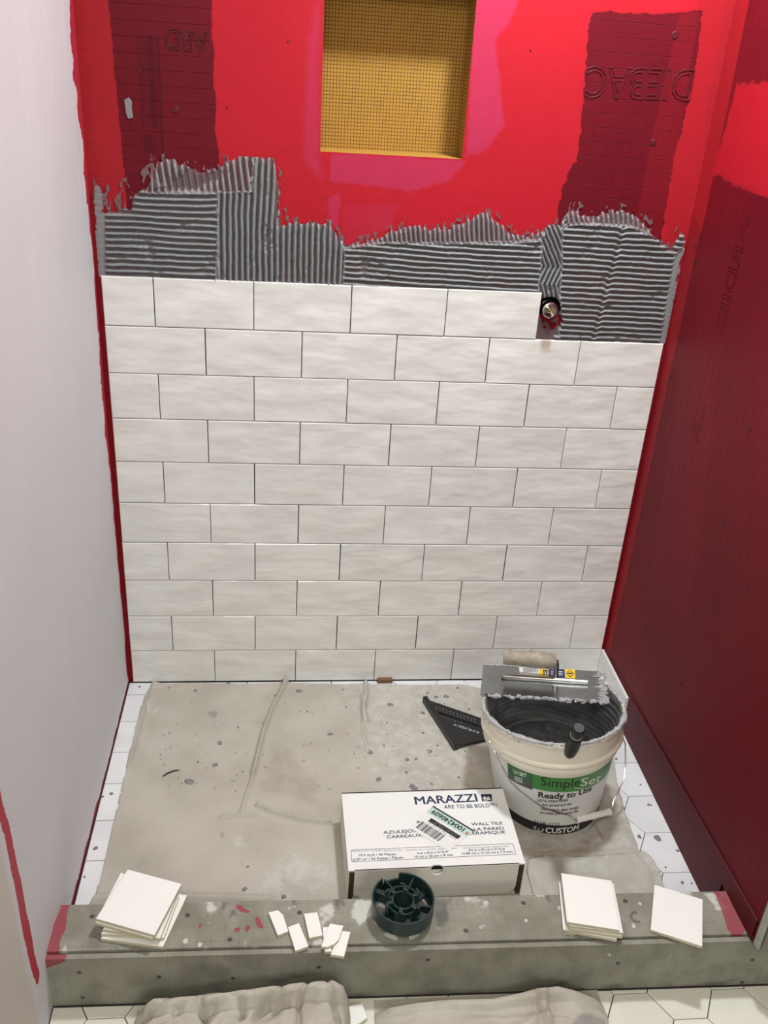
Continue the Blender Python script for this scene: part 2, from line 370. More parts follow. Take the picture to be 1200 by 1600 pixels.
# ------------------------------------------------------------------ setting
WY = .010                                                  # wall face; tile faces stand at y = 0
XL, XR = -.014, 1.300
CEIL = 2.36
def wall_grid(name, ax, pos, us, zs, maskfn, mats, fl=False, keepfn=None, disp=None):
    Ug, Zg = np.meshgrid(us, zs, indexing='ij'); P = np.zeros(Ug.shape + (3,)); P[..., ax] = pos
    P[..., 1 - ax] = Ug; P[..., 2] = Zg
    if disp is not None: P[..., ax] += disp(Ug, Zg)
    A = maskfn(Ug, Zg); k = None
    if keepfn is not None:
        uc, zc = (us[:-1] + us[1:]) / 2, (zs[:-1] + zs[1:]) / 2; k = keepfn(*np.meshgrid(uc, zc, indexing='ij'))
    me = grid_mesh(name, P, k, A, flip=fl); o = link(name, me, mats); o['kind'] = 'structure'; return o
NX0, NX1, NZ0, NZ1, ND = .4665, .7680, 1.3765, 1.682, .082
HO = U(857, 482, 1, WY); HX, HZ = HO[0], HO[2]
bp = lambda pts: pxpoly(pts, 1, WY, 0, 2)
def rag(X, Z, s, amp, f=60): return (fbm(X * f, Z * f, s, 4) - .5) * amp
def back_mask(X, Z):
    Xr = X + rag(X, Z, 3, .010, 90); Zr = Z + rag(X, Z, 4, .010, 70)
    coat = np.ones_like(X)
    coat = np.minimum(coat, 1 - sfill(Xr, Z, bp([(120, -30), (168, -30), (200, 345), (200, 460), (130, 460)]), .002) * .42)
    coat = np.minimum(coat, 1 - sfill(X, Z, bp([(90, -40), (127, -40), (160, 340), (165, 460), (100, 460)]), .002) * .60)
    lp = bp([(165, -40), (333, -40), (331, 60), (336, 80), (333, 130), (339, 160), (336, 200), (342, 235), (343, 300), (200, 345)])
    coat = np.minimum(coat, 1 - sfill(Xr * .5 + X * .5, Z, lp, .0015))
    rp = bp([(925, 20), (950, 15), (990, 22), (1050, 20), (1098, 14), (1094, 60), (1082, 130), (1066, 200), (1052, 262), (1040, 330), (1030, 400), (870, 400), (872, 330), (880, 290), (890, 262), (902, 250), (905, 215), (911, 160), (915, 100), (918, 50)])
    coat = np.minimum(coat, 1 - sfill(Xr, Zr, rp, .0015))
    rp2 = bp([(1060, 20), (1096, 16), (1060, 230), (1030, 380), (985, 380), (1020, 200)])
    coat = np.maximum(coat, np.where(sfill(X, Z, rp2, .004) > 0, sfill(X, Z, rp2, .004) * .22, 0) * (coat < .5))
    st = bp([(1096, -40), (1150, -40), (1070, 500), (1030, 500), (1040, 340)])
    coat = np.minimum(coat, 1 - sfill(X, Z, st, .003) * .30)
    st = bp([(1138, -40), (1170, -40), (1090, 500), (1062, 500)]); coat = np.minimum(coat, 1 - sfill(X, Z, st, .003) * .5)
    st = bp([(1106, 130), (1118, 130), (1100, 270), (1096, 262)]); coat = np.minimum(coat, 1 - sfill(Xr, Z, st, .004) * .5)
    coat = np.where(Z < 1.1, .30, coat); coat = np.where((Z < 1.12) & (X > .95) & (X < 1.04), .02, coat)
    pink = np.zeros_like(X)
    for pts, a, sf in (([(747, -40), (830, -40), (795, 40), (775, 60), (788, 200), (760, 236), (727, 246), (736, 140)], .75, .005),
                       ([(745, -40), (772, -40), (768, 120), (752, 234), (730, 234)], 1.0, .002),
                       ([(518, 238), (732, 250), (700, 285), (640, 300), (515, 283)], .75, .004), ([(590, 250), (655, 250), (650, 310), (600, 300)], .35, .01),
                       ([(478, 60), (503, -40), (503, 232), (505, 290), (470, 250)], .6, .012), ([(535, 318), (620, 318), (612, 355), (530, 395)], .35, .004),
                       ([(510, 310), (532, 300), (528, 360), (515, 350)], .7, .003), ([(120, 0), (200, 0), (210, 80), (150, 120)], .15, .02)):
        pink = np.maximum(pink, a * sfill(Xr, Zr, bp(pts), sf))
    pink = np.clip(pink + np.clip(fbm(X * 6, Z * 5, 9) - .52, 0, 1) * .8 * (coat > .8), 0, 1)
    # old board print showing through: dense stripes
    pr = sfill(X, Z, bp([(214, 55), (240, 55), (247, 200), (221, 200)]), .002) * (.45 + .55 * (np.sin(X * 2600) > 0)) * .8
    pr = np.maximum(pr, sfill(X, Z, bp([(240, 58), (248, 58), (256, 245), (250, 245)]), .0012) * (.3 + .7 * (np.sin(X * 1700) > 0)))
    pr = np.maximum(pr, sfill(X, Z, bp([(222, 210), (243, 210), (246, 240), (225, 240)]), .003) * .6)
    return np.stack([coat, pink, pr], -1)
us = np.unique(np.concatenate([np.arange(XL - .003, XR + .012, .0026), [NX0, NX1, XR + .004]])); us = us[us <= XR + .0041]
zs = np.unique(np.concatenate([[-.032, 0], np.arange(.1, 1.05, .05), np.arange(1.05, 1.76, .0026), [NZ0, NZ1], np.arange(1.78, CEIL, .05), [CEIL]]))
cut = lambda u, z: ~(((u > NX0) & (u < NX1) & (z > NZ0) & (z < NZ1)) | (np.hypot((u - HX) / 1.0, z - HZ) < .0285))
wall_back = wall_grid('wall_back', 1, WY, us, zs, back_mask, M_RED, fl=False, keepfn=cut, disp=lambda u, z: (fbm(u * 7, z * 7, 2) - .5) * .0015)
# niche: five orange foam board faces
nb = MB(); y0, y1 = WY - .0008, WY + ND
def panel(mb, a, b, c, d, mi=0): mb.add([a, b, c, d], [(0, 1, 2, 3)], mi)
nm = MB(); nm.box(((NX0 + NX1) / 2, y1 + .006, (NZ0 + NZ1) / 2), (NX1 - NX0 + .02, .012, NZ1 - NZ0 + .02)); o = nm.build('niche_back_panel', M_FOAM, wall_back); o['label'] = 'orange foam board back of the recessed niche with a printed grid'
for nm_, cx, cz, sx, sz in (('niche_side_panel', NX0 - .006, (NZ0 + NZ1) / 2, .012, NZ1 - NZ0), ('niche_side_panel', NX1 + .006, (NZ0 + NZ1) / 2, .012, NZ1 - NZ0),
                            ('niche_sill_panel', (NX0 + NX1) / 2, NZ0 - .006, NX1 - NX0 + .024, .012), ('niche_top_panel', (NX0 + NX1) / 2, NZ1 + .006, NX1 - NX0 + .024, .012)):
    q = MB(); q.box((cx, (WY + .0005 + y1) / 2, cz), (sx, ND - .0005, sz)); q.build(nm_, M_FOAM, wall_back)
# hole behind the valve
hb = MB(); hb.ring([(.0287, 0), (.0287, .05)], 40, fn=lambda th, r, z: (HX + r * math.cos(th), WY + z, HZ + r * math.sin(th)), close=False)
hb.add([(HX - .03, WY + .05, HZ - .03), (HX + .03, WY + .05, HZ - .03), (HX + .03, WY + .05, HZ + .03), (HX - .03, WY + .05, HZ + .03)], [(0, 1, 2, 3)]); hb.build('valve_hole_lining', M_HOLE, wall_back)
# embossed lettering of the backer board
eb = MB()
def emboss(mb, s, pL, pR, h, ax, v, flipped=True, out=.0013, r=.0011):
    a, b = U(*pL, ax, v), U(*pR, ax, v); L = np.linalg.norm(b - a); e1 = (b - a) / L
    e2 = np.array([0, 0, 1.]); e2 = e2 - e1 * (e2 @ e1); e2 /= np.linalg.norm(e2)
    if np.cross(e1, e2)[ax] * (1 if ax == 1 else -1) > 0 and ax == 1: pass
    n = np.zeros(3); n[ax] = -1
    if flipped: fn = lambda u, w_, d: a + e1 * (L - u) + e2 * (h - w_) + n * (out + d * .5)
    else: fn = lambda u, w_, d: a + e1 * u + e2 * w_ + n * (d * .5)
    write(mb, s, fn, 0, L, 0, h, outline=r / h * .69)
emboss(eb, 'DIEBAC', (912, 152), (1078, 157), .058, 1, WY); o = eb.build('embossed_board_lettering', M_REDPLAIN, wall_back)
eb = MB(); emboss(eb, 'ARD', (258, 77), (326, 82), .036, 1, WY); eb.build('embossed_board_lettering', M_REDPLAIN, wall_back)
# screw dimples and nail marks on the red wall
def disc(mb, c, n, r, h, k=14, mi=0):
    n = Vector(n).normalized(); a = n.orthogonal().normalized(); b = n.cross(a); c = Vector(c)
    V = [c + (a * math.cos(t) + b * math.sin(t)) * r for t in [2 * math.pi * i / k for i in range(k)]]
    V += [v + n * h for v in V] if False else [c + (v - c) * .8 + n * h for v in V]
    mb.add(V, [tuple(range(k, 2 * k))] + [(i, (i + 1) % k, k + (i + 1) % k, k + i) for i in range(k)], mi, False)
for px, py, r in ((218, 110, .0035), (450, 65, .002), (1055, 55, .008), (1021, 223, .007), (274, 172, .007), (355, 168, .002), (829, 79, .0022)):
    q = MB(); disc(q, U(px, py, 1, WY), (0, -1, 0), r, .0012); q.build('screw_dimple', M_REDPLAIN, wall_back)

# right wall
rp_ = lambda pts: pxpoly(pts, 0, XR, 1, 2)
def right_mask(Y, Z):
    Yr = Y + rag(Y, Z, 13, .014, 50); Zr = Z + rag(Y, Z, 14, .014, 50)
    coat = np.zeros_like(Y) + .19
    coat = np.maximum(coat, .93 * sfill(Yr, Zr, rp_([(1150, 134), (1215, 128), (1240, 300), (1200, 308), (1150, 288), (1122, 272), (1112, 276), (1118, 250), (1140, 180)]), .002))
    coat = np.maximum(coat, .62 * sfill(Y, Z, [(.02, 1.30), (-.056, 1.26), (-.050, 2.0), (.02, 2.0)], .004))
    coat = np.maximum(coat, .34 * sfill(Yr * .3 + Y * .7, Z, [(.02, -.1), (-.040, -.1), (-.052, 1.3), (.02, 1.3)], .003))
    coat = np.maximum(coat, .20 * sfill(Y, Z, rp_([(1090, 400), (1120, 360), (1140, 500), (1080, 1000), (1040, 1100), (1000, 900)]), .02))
    coat = np.clip(coat + (fbm(Y * 3, Z * 3, 31) - .5) * .16 * (coat < .5), 0, 1)
    pink = .22 * sfill(Y, Z, rp_([(1060, 560), (1110, 500), (1120, 700), (1080, 1000), (1010, 900)]), .04)
    pr = np.clip(sfill(Yr, Zr, rp_([(1010, 1120), (1060, 1230), (1130, 1360), (1120, 1380), (1040, 1270), (1000, 1160)]), .012) * (fbm(Y * 30, Z * 30, 5)), 0, 1) * .7
    return np.stack([coat, pink, pr], -1)
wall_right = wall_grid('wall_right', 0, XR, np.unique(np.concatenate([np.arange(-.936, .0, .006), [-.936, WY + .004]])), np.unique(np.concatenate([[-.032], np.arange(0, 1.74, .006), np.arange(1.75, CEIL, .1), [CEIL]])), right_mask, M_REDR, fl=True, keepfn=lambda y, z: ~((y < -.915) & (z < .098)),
                       disp=lambda y, z: (fbm(y * 5, z * 5, 22) - .5) * .002)
eb = MB()
a_, b_2 = U(1168, 300, 0, XR), U(1086, 690, 0, XR)
# faint vertical lettering running down the side board
V_, F_ = glyphs('HARDIEBACKER', outline=.010)
L_ = a_[2] - b_2[2]; k_ = L_ / (V_[:, 0].max() - V_[:, 0].min())
eb.add([(XR - .0001 - abs(z) * .015, -.262 + y * .060, a_[2] - (x - V_[:, 0].min()) * k_) for x, y, z in V_], F_); eb.build('embossed_board_lettering', M_REDPLAIN, wall_right)
# lower membrane upstand, slightly proud, and its shadow joint
q = MB(); q.add([(XR - .0035, -.218, .004), (XR - .0035, -.80, .004), (XR - .0035, -.80, .101), (XR - .0035, -.931, .101), (XR - .0035, -.931, .152), (XR - .0035, -.218, .118), (XR - .0005, -.218, .1195), (XR - .0005, -.931, .1535)], [(0, 1, 2, 5), (2, 3, 4, 5), (5, 4, 7, 6)])
o = q.build('lower_membrane_upstand', M_REDPLAIN, wall_right); o['label'] = 'darker red membrane strip along the foot of the wall'
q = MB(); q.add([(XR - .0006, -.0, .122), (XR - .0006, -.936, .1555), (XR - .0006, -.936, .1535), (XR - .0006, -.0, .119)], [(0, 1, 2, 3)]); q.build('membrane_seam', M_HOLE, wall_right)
for px, py in ((1170, 673), (1131, 818), (1087, 384), (1085, 410), (1047, 590), (1064, 1068)):
    q = MB(); disc(q, U(px, py, 0, XR - .002), (-1, 0, 0), .0032, .001, 8); q.build('nail_hole', M_HOLE, wall_right)
# partition that carries the right wall: pale board edge and grey front face
pw = MB(); pw.box((XR + .052, -.938, CEIL / 2 + .052), (.094, .014, CEIL - .104)); o = pw.build('wall_front', M_CEML); o['kind'] = 'structure'
pf = MB(); pf.box((XR + .56, -.9495, CEIL / 2 + .0505), (1.104, .008, CEIL - .101)); pf.box((XR + .62, -.9485, .034), (.98, .010, .132)); pf.build('front_board', M_CEMP, o)
q = MB(); slab([(-.9532, .1015), (-.9380, .1015), (-.9370, CEIL), (-.9532, CEIL)], 0, .006, .002, mp=lambda u, v, h: (XR + .0045 - h, u, v), mb=q); q.build('corner_bead', M_CEML, o)

# left wall
lp_ = lambda pts: pxpoly(pts, 0, XL, 1, 2)
def left_mask(Y, Z):
    n = rag(Y, Z, 40, 1, 35); n2 = rag(Y, Z, 41, 1, 12)
    wdt = np.interp(Z, [0, .1, .35, .62, .75, .9, 1.05, 1.15, 1.3, 1.5, 1.7], [.012, .016, .017, .020, .030, .034, .020, .010, .032, .045, .020])
    red = np.clip(.5 + (wdt * (1 + 1.5 * n + .9 * n2) + Y - WY) / .007, 0, 1)
    fl = np.interp(Y, [-.8, -.5, -.3, 0], [.009, .014, .011, .008]) * (1 + 1.6 * n + 1.4 * n2)
    red = np.maximum(red, np.clip(.5 + (fl + .004 - Z) / .007, 0, 1) * (Y > -.80))
    pts = [(-40, 1040), (0, 1262), (12, 1300), (22, 1350), (33, 1400), (40, 1440), (52, 1500), (60, 1528)]; L = lp_(pts)
    wv = np.interp(Z, [0, .1, .25, .5, .9], [.005, .010, .016, .012, .008]); red = np.maximum(red, np.clip(.5 + (wv * (1 + .5 * n) - sdist(Y, Z, L, False)) / .006, 0, 1))
    gx = np.interp(Z, [l[1] for l in L][::-1], [l[0] for l in L][::-1]); grey = np.clip((gx - .02 - Y) / .02, 0, 1) * .75
    haze = np.exp(-((Y - gx + .03) / .02) ** 2) * np.clip((Z - .45) / .1, 0, 1) * .25; red = np.maximum(red, haze)
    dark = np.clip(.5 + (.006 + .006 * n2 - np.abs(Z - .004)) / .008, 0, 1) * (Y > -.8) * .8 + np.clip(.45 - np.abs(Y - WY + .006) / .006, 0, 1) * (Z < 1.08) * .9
    return np.stack([red, grey, dark], -1)
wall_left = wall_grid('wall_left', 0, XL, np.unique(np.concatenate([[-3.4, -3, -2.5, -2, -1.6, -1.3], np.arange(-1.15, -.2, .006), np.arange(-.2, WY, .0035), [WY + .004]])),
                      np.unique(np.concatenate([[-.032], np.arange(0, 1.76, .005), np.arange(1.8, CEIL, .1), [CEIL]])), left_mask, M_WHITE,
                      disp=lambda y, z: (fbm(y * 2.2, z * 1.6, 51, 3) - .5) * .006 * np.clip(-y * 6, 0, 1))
# rest of the room, out of view: it closes the bathroom for bounced light
def plane_struct(name, V, m):
    q = MB(); q.add(V, [(0, 1, 2, 3)]); o = q.build(name, m); o['kind'] = 'structure'; return o
plane_struct('ceiling', [(XL, -3.4, CEIL), (2.4, -3.4, CEIL), (2.4, WY, CEIL), (XL, WY, CEIL)], M_PLAIN)
plane_struct('wall_rear', [(XL, -3.4, -.032), (2.4, -3.4, -.032), (2.4, -3.4, CEIL), (XL, -3.4, CEIL)], M_PLAIN)
plane_struct('wall_far_right', [(2.4, -3.4, -.032), (2.4, -.95, -.032), (2.4, -.95, CEIL), (2.4, -3.4, CEIL)], M_PLAIN)
# ------------------------------------------------------------------ wall tiles
TL, TH, PLX, PLZ = .2162, .1083, .2178, .1102
def wall_tile(x0, x1, z0, z1, m, parent):
    j = lambda a: random.uniform(-a, a)
    cx, cz = (x0 + x1) / 2, (z0 + z1) / 2; w2, h2 = (x1 - x0) / 2, (z1 - z0) / 2
    tx, tz = j(.0006) / w2, j(.0006) / h2; dy = j(.0004)
    mb = slab([(-w2, -h2), (w2, -h2), (w2, h2), (-w2, h2)], -.0072, 0, .0016, .0011, mp=lambda u, v, h: (u, -h + dy + tx * u * .5 + tz * v * .4, v))
    return mb.build('tile', m, parent, (cx, .0, cz))
nfull = 0
for row in range(10):
    z0 = row * PLZ + .0012 + random.uniform(-.0003, .0003); z1 = z0 + TH
    if row == 0: z0 = .0085
    x = .0 ; k = 0; half = row % 2 == 1
    wall_right_x = 1.2925 - (.001 if row else 0)
    edges = [0.0] + ([.5] if half else []) ; nxt = .5 if half else 0
    edges = [0.0] + ([i + .5 for i in range(6)] if half else [float(i) for i in range(1, 6)]) + [99]
    for a, b in zip(edges[:-1], edges[1:]):
        xa = a * PLX + (.0010 if a else -.001); xb = min(b * PLX - .0010, wall_right_x)
        if row == 9 and a >= 4.5: continue
        wall_tile(xa + random.uniform(-.0003, .0003), xb + random.uniform(-.0003, .0003), z0, z1, M_STAIN if (row == 8 and a == 4) else M_TILE, wall_back)
# the single tile set on the right wall
mb = slab([(-.2165, .0062), (-.0008, .0062), (-.0008, .1095), (-.2165, .1095)], -.0072, 0, .0016, .0011, mp=lambda u, v, h: (1.2905 - h, u, v)); o = mb.build('tile', M_TILE, wall_right)
# ------------------------------------------------------------------ ridged mortar on the wall
def mortar():
    st = .0013; xs = np.arange(-.006, 1.297, st); zs = np.arange(.985, 1.36, st); X, Z = np.meshgrid(xs, zs, indexing='ij')
    out = bp([(146, 290), (152, 284), (158, 296), (160, 332), (166, 326), (190, 330), (204, 322), (210, 304), (222, 296), (232, 284), (243, 266), (246, 252), (262, 248), (290, 256), (318, 266), (336, 266), (346, 262), (351, 244), (358, 252), (366, 250), (380, 238), (398, 236), (412, 242), (424, 246), (431, 262), (436, 290), (438, 350), (452, 346), (476, 345), (516, 350), (530, 372), (544, 384), (570, 376), (600, 364), (640, 352), (690, 356), (720, 350), (742, 336), (756, 330), (775, 343), (796, 362), (822, 366), (850, 356), (870, 350), (880, 340), (896, 322), (908, 338), (928, 336), (950, 331), (968, 326), (992, 338), (1010, 352), (1020, 368), (1035, 380), (1050, 392), (1054, 376), (1064, 364), (1069, 372), (1066, 400), (1054, 460), (1042, 545), (835, 545), (835, 475), (150, 445)])
    ragx = (vn(X * 150, Z * 0, 5) - .5); sd = sdist(X, Z, out); sd = np.where(inpoly(X, Z, out), sd, -sd)
    sd = sd + (fbm(X * 130, Z * 55, 8) - .5) * .016 + ragx * .008
    # direction regions
    reg = np.zeros(X.shape, int)
    def R(i, pts): reg[inpoly(X + (vn(Z * 90, Z * 0, 3) - .5) * .004, Z, bp(pts))] = i
    reg[:] = 1
    R(2, [(340, 300), (372, 296), (390, 220), (450, 220), (441, 345), (537, 330), (537, 460), (338, 460)])
    R(6, [(345, 200), (400, 200), (392, 300), (350, 300), (300, 300), (230, 302), (235, 240), (330, 255)])
    R(3, [(537, 388), (600, 380), (700, 381), (800, 380), (850, 376), (846, 470), (537, 460)])
    R(7, [(530, 330), (860, 320), (850, 374), (800, 379), (700, 380), (600, 379), (545, 387)])
    R(4, [(845, 374), (856, 350), (905, 310), (893, 340), (880, 360), (876, 420), (877, 470), (840, 470)])
    R(5, [(878, 356), (900, 350), (1005, 350), (1070, 360), (1050, 560), (872, 560)])
    R(8, [(880, 352), (890, 300), (1010, 300), (1025, 372), (985, 354), (910, 350)])
    wob = (fbm(X * 5, Z * 5, 21, 3) - .5) * .010; wobf = (fbm(X * 40, Z * 40, 22, 2) - .5) * .0022
    p = .0128
    ph = np.zeros_like(X)
    zcurve = .010 * np.sin((X - .55) * 3.2)
    ph = np.where(reg == 1, (Z + wob + wobf - .035 * np.clip(X - .12, 0, 1) ** 2 * 8 * np.clip((Z - 1.19) * 9, 0, 1)) / p, ph)
    ph = np.where(reg == 2, (X + wob * .6 + wobf - .05 * np.clip(Z - 1.24, 0, 1)) / (p * .985), ph)
    ph = np.where(reg == 3, (Z + zcurve + wob * .5 + wobf + .004) / (p * .95), ph)
    ph = np.where(reg == 4, (X + .35 * (Z - 1.15) * np.sign(1.12 - Z) + .9 * np.maximum(Z - 1.16, 0) + wob + wobf) / (p * .85), ph)
    seam = np.exp(-((X - 1.13 - .10 * (Z - 1.1)) / .006) ** 2)
    ph = np.where(reg == 5, (Z + wob * .5 + wobf + seam * .004 + .010 * (X - 1.13)) / (p * .99), ph)
    ph = np.where((reg == 6), (X + .12 * (Z - 1.27) + 9 * np.maximum(1.292 - Z, 0) ** 2 + wob * .6) / (p * 1.05), ph)
    ph = np.where((reg == 7), (X + .18 * (Z - 1.2) + wob * .6 + wobf) / (p * .86), ph)
    ph = np.where((reg == 8), (X + .30 * (Z - 1.2) + wob + wobf) / (p * .9), ph)
    c = .5 + .5 * np.cos(2 * np.pi * ph); prof = np.clip((c - .26) / .66, 0, 1); prof = prof * prof * (3 - 2 * prof)
    brk = fbm(X * 28, Z * 28, 61, 4)
    amp = .0068 * (.80 + .45 * (fbm(X * 22, Z * 22, 71, 3))) * np.clip(1.1 - np.clip(brk - .64, 0, 1) * 5, .2, 1)
    amp = amp * np.clip(sd / .010 + .25, .15, 1)
    h = .0014 + prof * amp + (fbm(X * 160, Z * 160, 81, 3) - .5) * .0009
    # ridges left thick where trowel stopped between two directions
    edge = np.zeros(X.shape, bool); edge[1:] |= reg[1:] != reg[:-1]; edge[:, 1:] |= reg[:, 1:] != reg[:, :-1]
    e = edge.astype(float)
    for _ in range(3): e[1:-1, 1:-1] = np.maximum(e[1:-1, 1:-1] * .95, (e[2:, 1:-1] + e[:-2, 1:-1] + e[1:-1, 2:] + e[1:-1, :-2]) / 2.6)
    e = np.clip(e, 0, 1); h = h * (1 - .6 * e) + e * .0048 * (.5 + vn(X * 180, Z * 180, 4))
    # smooth flat bands by the corners
    lb = sfill(X, Z, bp([(140, 280), (158, 284), (165, 330), (166, 445), (140, 445)]), .0015); h = h * (1 - lb) + lb * .0045; 
    rb = sfill(X, Z, bp([(1052, 400), (1070, 380), (1056, 470), (1046, 560), (1026, 560), (1040, 470)]), .0025); h = h * (1 - rb) + rb * .004
    # dry gap under the valve and beside it
    gap = sfill(X + rag(X, Z, 90, .01, 80), Z + rag(X, Z, 91, .01, 80), bp([(836, 462), (850, 466), (868, 463), (873, 470), (876, 500), (870, 520), (864, 531), (835, 531)]), .003)
    h = h * (1 - gap) + gap * .0006
    thin = sfill(X + rag(X, Z, 92, .02, 40), Z + rag(X, Z, 93, .02, 40), bp([(268, 282), (300, 262), (350, 268), (345, 285), (300, 297), (262, 300)]), .006); h = h * (1 - .75 * thin); lumps = np.clip(fbm(X * 75, Z * 75, 95, 2) - .60, 0, 1) * 6
    for px, py, rr in ((940, 455, .016), (905, 475, .013), (865, 405, .012), (700, 398, .006), (385, 280, .008), (250, 290, .012)):
        q = U(px, py, 1, WY); g = np.exp(-((X - q[0]) ** 2 + (Z - q[2]) ** 2) / rr ** 2); h += g * lumps * .003
    # speckled drag marks left of the field
    spk = sfill(X, Z, bp([(160, 290), (215, 270), (250, 240), (240, 210), (255, 300), (200, 335), (165, 335)]), .004) * (fbm(X * 110, Z * 60, 101, 3) > .60)
    spk = np.maximum(spk, (np.abs(sd + .006) < .008) * (fbm(X * 120, Z * 60, 102, 3) > .63))
    s2 = sfill(X, Z, bp([(195, 155), (203, 151), (206, 165), (205, 182), (199, 186), (196, 170)]), .001)
    keepv = (sd > 0) | (spk > .5)
    h = np.where(sd > 0, h, .0022)
    film = np.clip(np.where(sd < .012, (1 - sd / .012) * .8, 0) + np.where((reg >= 6), .45, .0) + .18 * (fbm(X * 9, Z * 9, 33) > .55), 0, 1) * np.clip(1.3 - prof * 1.2, 0, 1)
    film = np.maximum(film, gap * .30)
    keepv &= ~((np.hypot(X - HX, Z - HZ) < .0275) | ((gap > .6) & (fbm(X * 50, Z * 50, 12) > .60)) )
    keepv &= ~((Z < 1.1010 - .003) & (X < .975)) & (Z > .9905)
    kc = keepv[:-1, :-1] & keepv[1:, 1:] & keepv[1:, :-1] & keepv[:-1, 1:]
    hh = np.clip(h, 0, .0105)
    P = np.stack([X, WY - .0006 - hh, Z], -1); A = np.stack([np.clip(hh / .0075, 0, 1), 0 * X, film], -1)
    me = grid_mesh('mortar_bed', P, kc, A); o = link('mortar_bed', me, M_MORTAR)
    return tag(o, 'grey trowel-ridged mortar spread on the red wall above the white tiles', 'mortar', kind='stuff')
mortar()
# thin mortar layer behind the tiles: what one sees in the joints
q = MB(); q.box((.646, WY - .0011, .4955), (1.29, .0012, .991)); q.box((.489, WY - .0011, 1.0445), (.976, .0012, .107)); q.build('mortar_joint_bed', M_GROUT, wall_back)
q = MB(); s_ = bp([(194, 156), (201, 152), (206, 158), (206, 170), (208, 184), (201, 186), (197, 178)]); slab(s_, 0, .0022, .0009, mp=lambda u, v, h: (u, WY - h, v), mb=q)
tag(q.build('mortar_smear', M_MORT2), 'small grey mortar smear stuck on the dark red wall, left of the niche', 'mortar')
# valve
v_ = empty('shower_valve', (HX, WY + .02, HZ)); tag(v_, 'chrome shower valve body with brass stem in the hole right of the top tile row', 'valve')
def axial(mb, prof, n=28, dx=0, dz=0): mb.ring(prof, n, fn=lambda th, r, z: (dx + r * math.cos(th), -z, dz + r * math.sin(th)), close=False)
q = MB(); axial(q, [(.0, .002), (.017, .002), (.017, .022), (.0185, .024), (.0185, .030), (.0160, .032), (.0150, .032), (.0150, .014), (0, .014)], dx=.002, dz=-.002); q.build('valve_body', M_CHROME, v_)
q = MB(); axial(q, [(0, .012), (.0045, .012), (.0045, .036), (.0038, .038), (.0022, .038), (.0022, .034), (0, .034)], 16, .003, -.003); q.build('stem', M_BRASS, v_)
q = MB(); axial(q, [(.0205, .0), (.0205, .012), (.019, .013), (.019, 0)], 28, .002, -.002); q.build('locking_ring', M_STEEL, v_)
# ------------------------------------------------------------------ floor
FZ = .0062; OZ = -.032
fl = empty('floor', (0, 0, 0)); fl['kind'] = 'structure'
q = MB(); q.box((.643, -.40, FZ - .016), (1.314, .83, .020)); q.build('mortar_bed_slab', M_FJOINT, fl)
q = MB(); q.box((1.19, -2.05, OZ - .016), (2.43, 2.72, .020)); q.build('subfloor', M_FJOINT, fl)
CI = lambda x: -.795 - .0163 * (x + .0175)              # curb inner line
s6 = .0663; g_ = .0013
def hexa(cx, cy, s): return [(cx + s * math.cos(R_(60 * i)), cy + s * math.sin(R_(60 * i))) for i in range(6)]
def put_tile(poly, z1, m, zb=None):
    for a, b, c in (): pass
    if len(poly) < 3: return
    mb = slab(poly, (z1 - .008) if zb is None else zb, z1 + random.uniform(-.0002, .0002), .0010, .0007); return mb.build('tile', m, fl)
for k in range(0, 7):
    cx = 1.2677 - .0995 * k
    for j in range(-1, 9):
        cy = -.400 + .1148 * (3 - j) + (.0574 if k % 2 else 0) - .0
        if cx < .62 and cy < -.12: continue
        pl = hexa(cx, cy, s6 - g_ / math.cos(R_(30)) * .6)
        pl = clip(pl, 1, 0, 1.2965); 
        if pl: pl = clip(pl, 0, 1, -.001)
        if pl: pl = clip(pl, .0163, -1, .801) if len(pl) > 2 else pl
        if pl and len(pl) > 2:
            A_ = abs(sum(pl[i][0] * pl[(i + 1) % len(pl)][1] - pl[(i + 1) % len(pl)][0] * pl[i][1] for i in range(len(pl))) / 2)
            if A_ > 3e-4: put_tile(pl, FZ, M_FLOORT)
ys = [0, -.051, -.159, -.273, -.3795, -.494, -.607, -.722, -.79]
for a, b in zip(ys[:-1], ys[1:]): put_tile([(-.0105, b + .001), (.075, b + .001), (.075, a - .001), (-.0105, a - .001)], FZ, M_FLOORT)
xs_ = [.077, .19, .305, .42, .535, .645]
for a, b in zip(xs_[:-1], xs_[1:]): put_tile([(a + .001, -.052), (b - .001, -.052), (b - .001, -.001), (a + .001, -.001)], FZ, M_FLOORT)
for k in range(-11, 4):
    cx = 1.0813 + .0995 * k
    for j in range(-1, 4):
        cy = -.996 + .1148 * (1 - j) + (.0574 if k % 2 else 0)
        pl = hexa(cx, cy, s6 - .0011); pl = clip(pl, -1, 0, .012)
        if pl: pl = clip(pl, .0163, 1, -.9135 + .0)
        if pl and len(pl) > 2: put_tile(pl, OZ, M_OUTT)
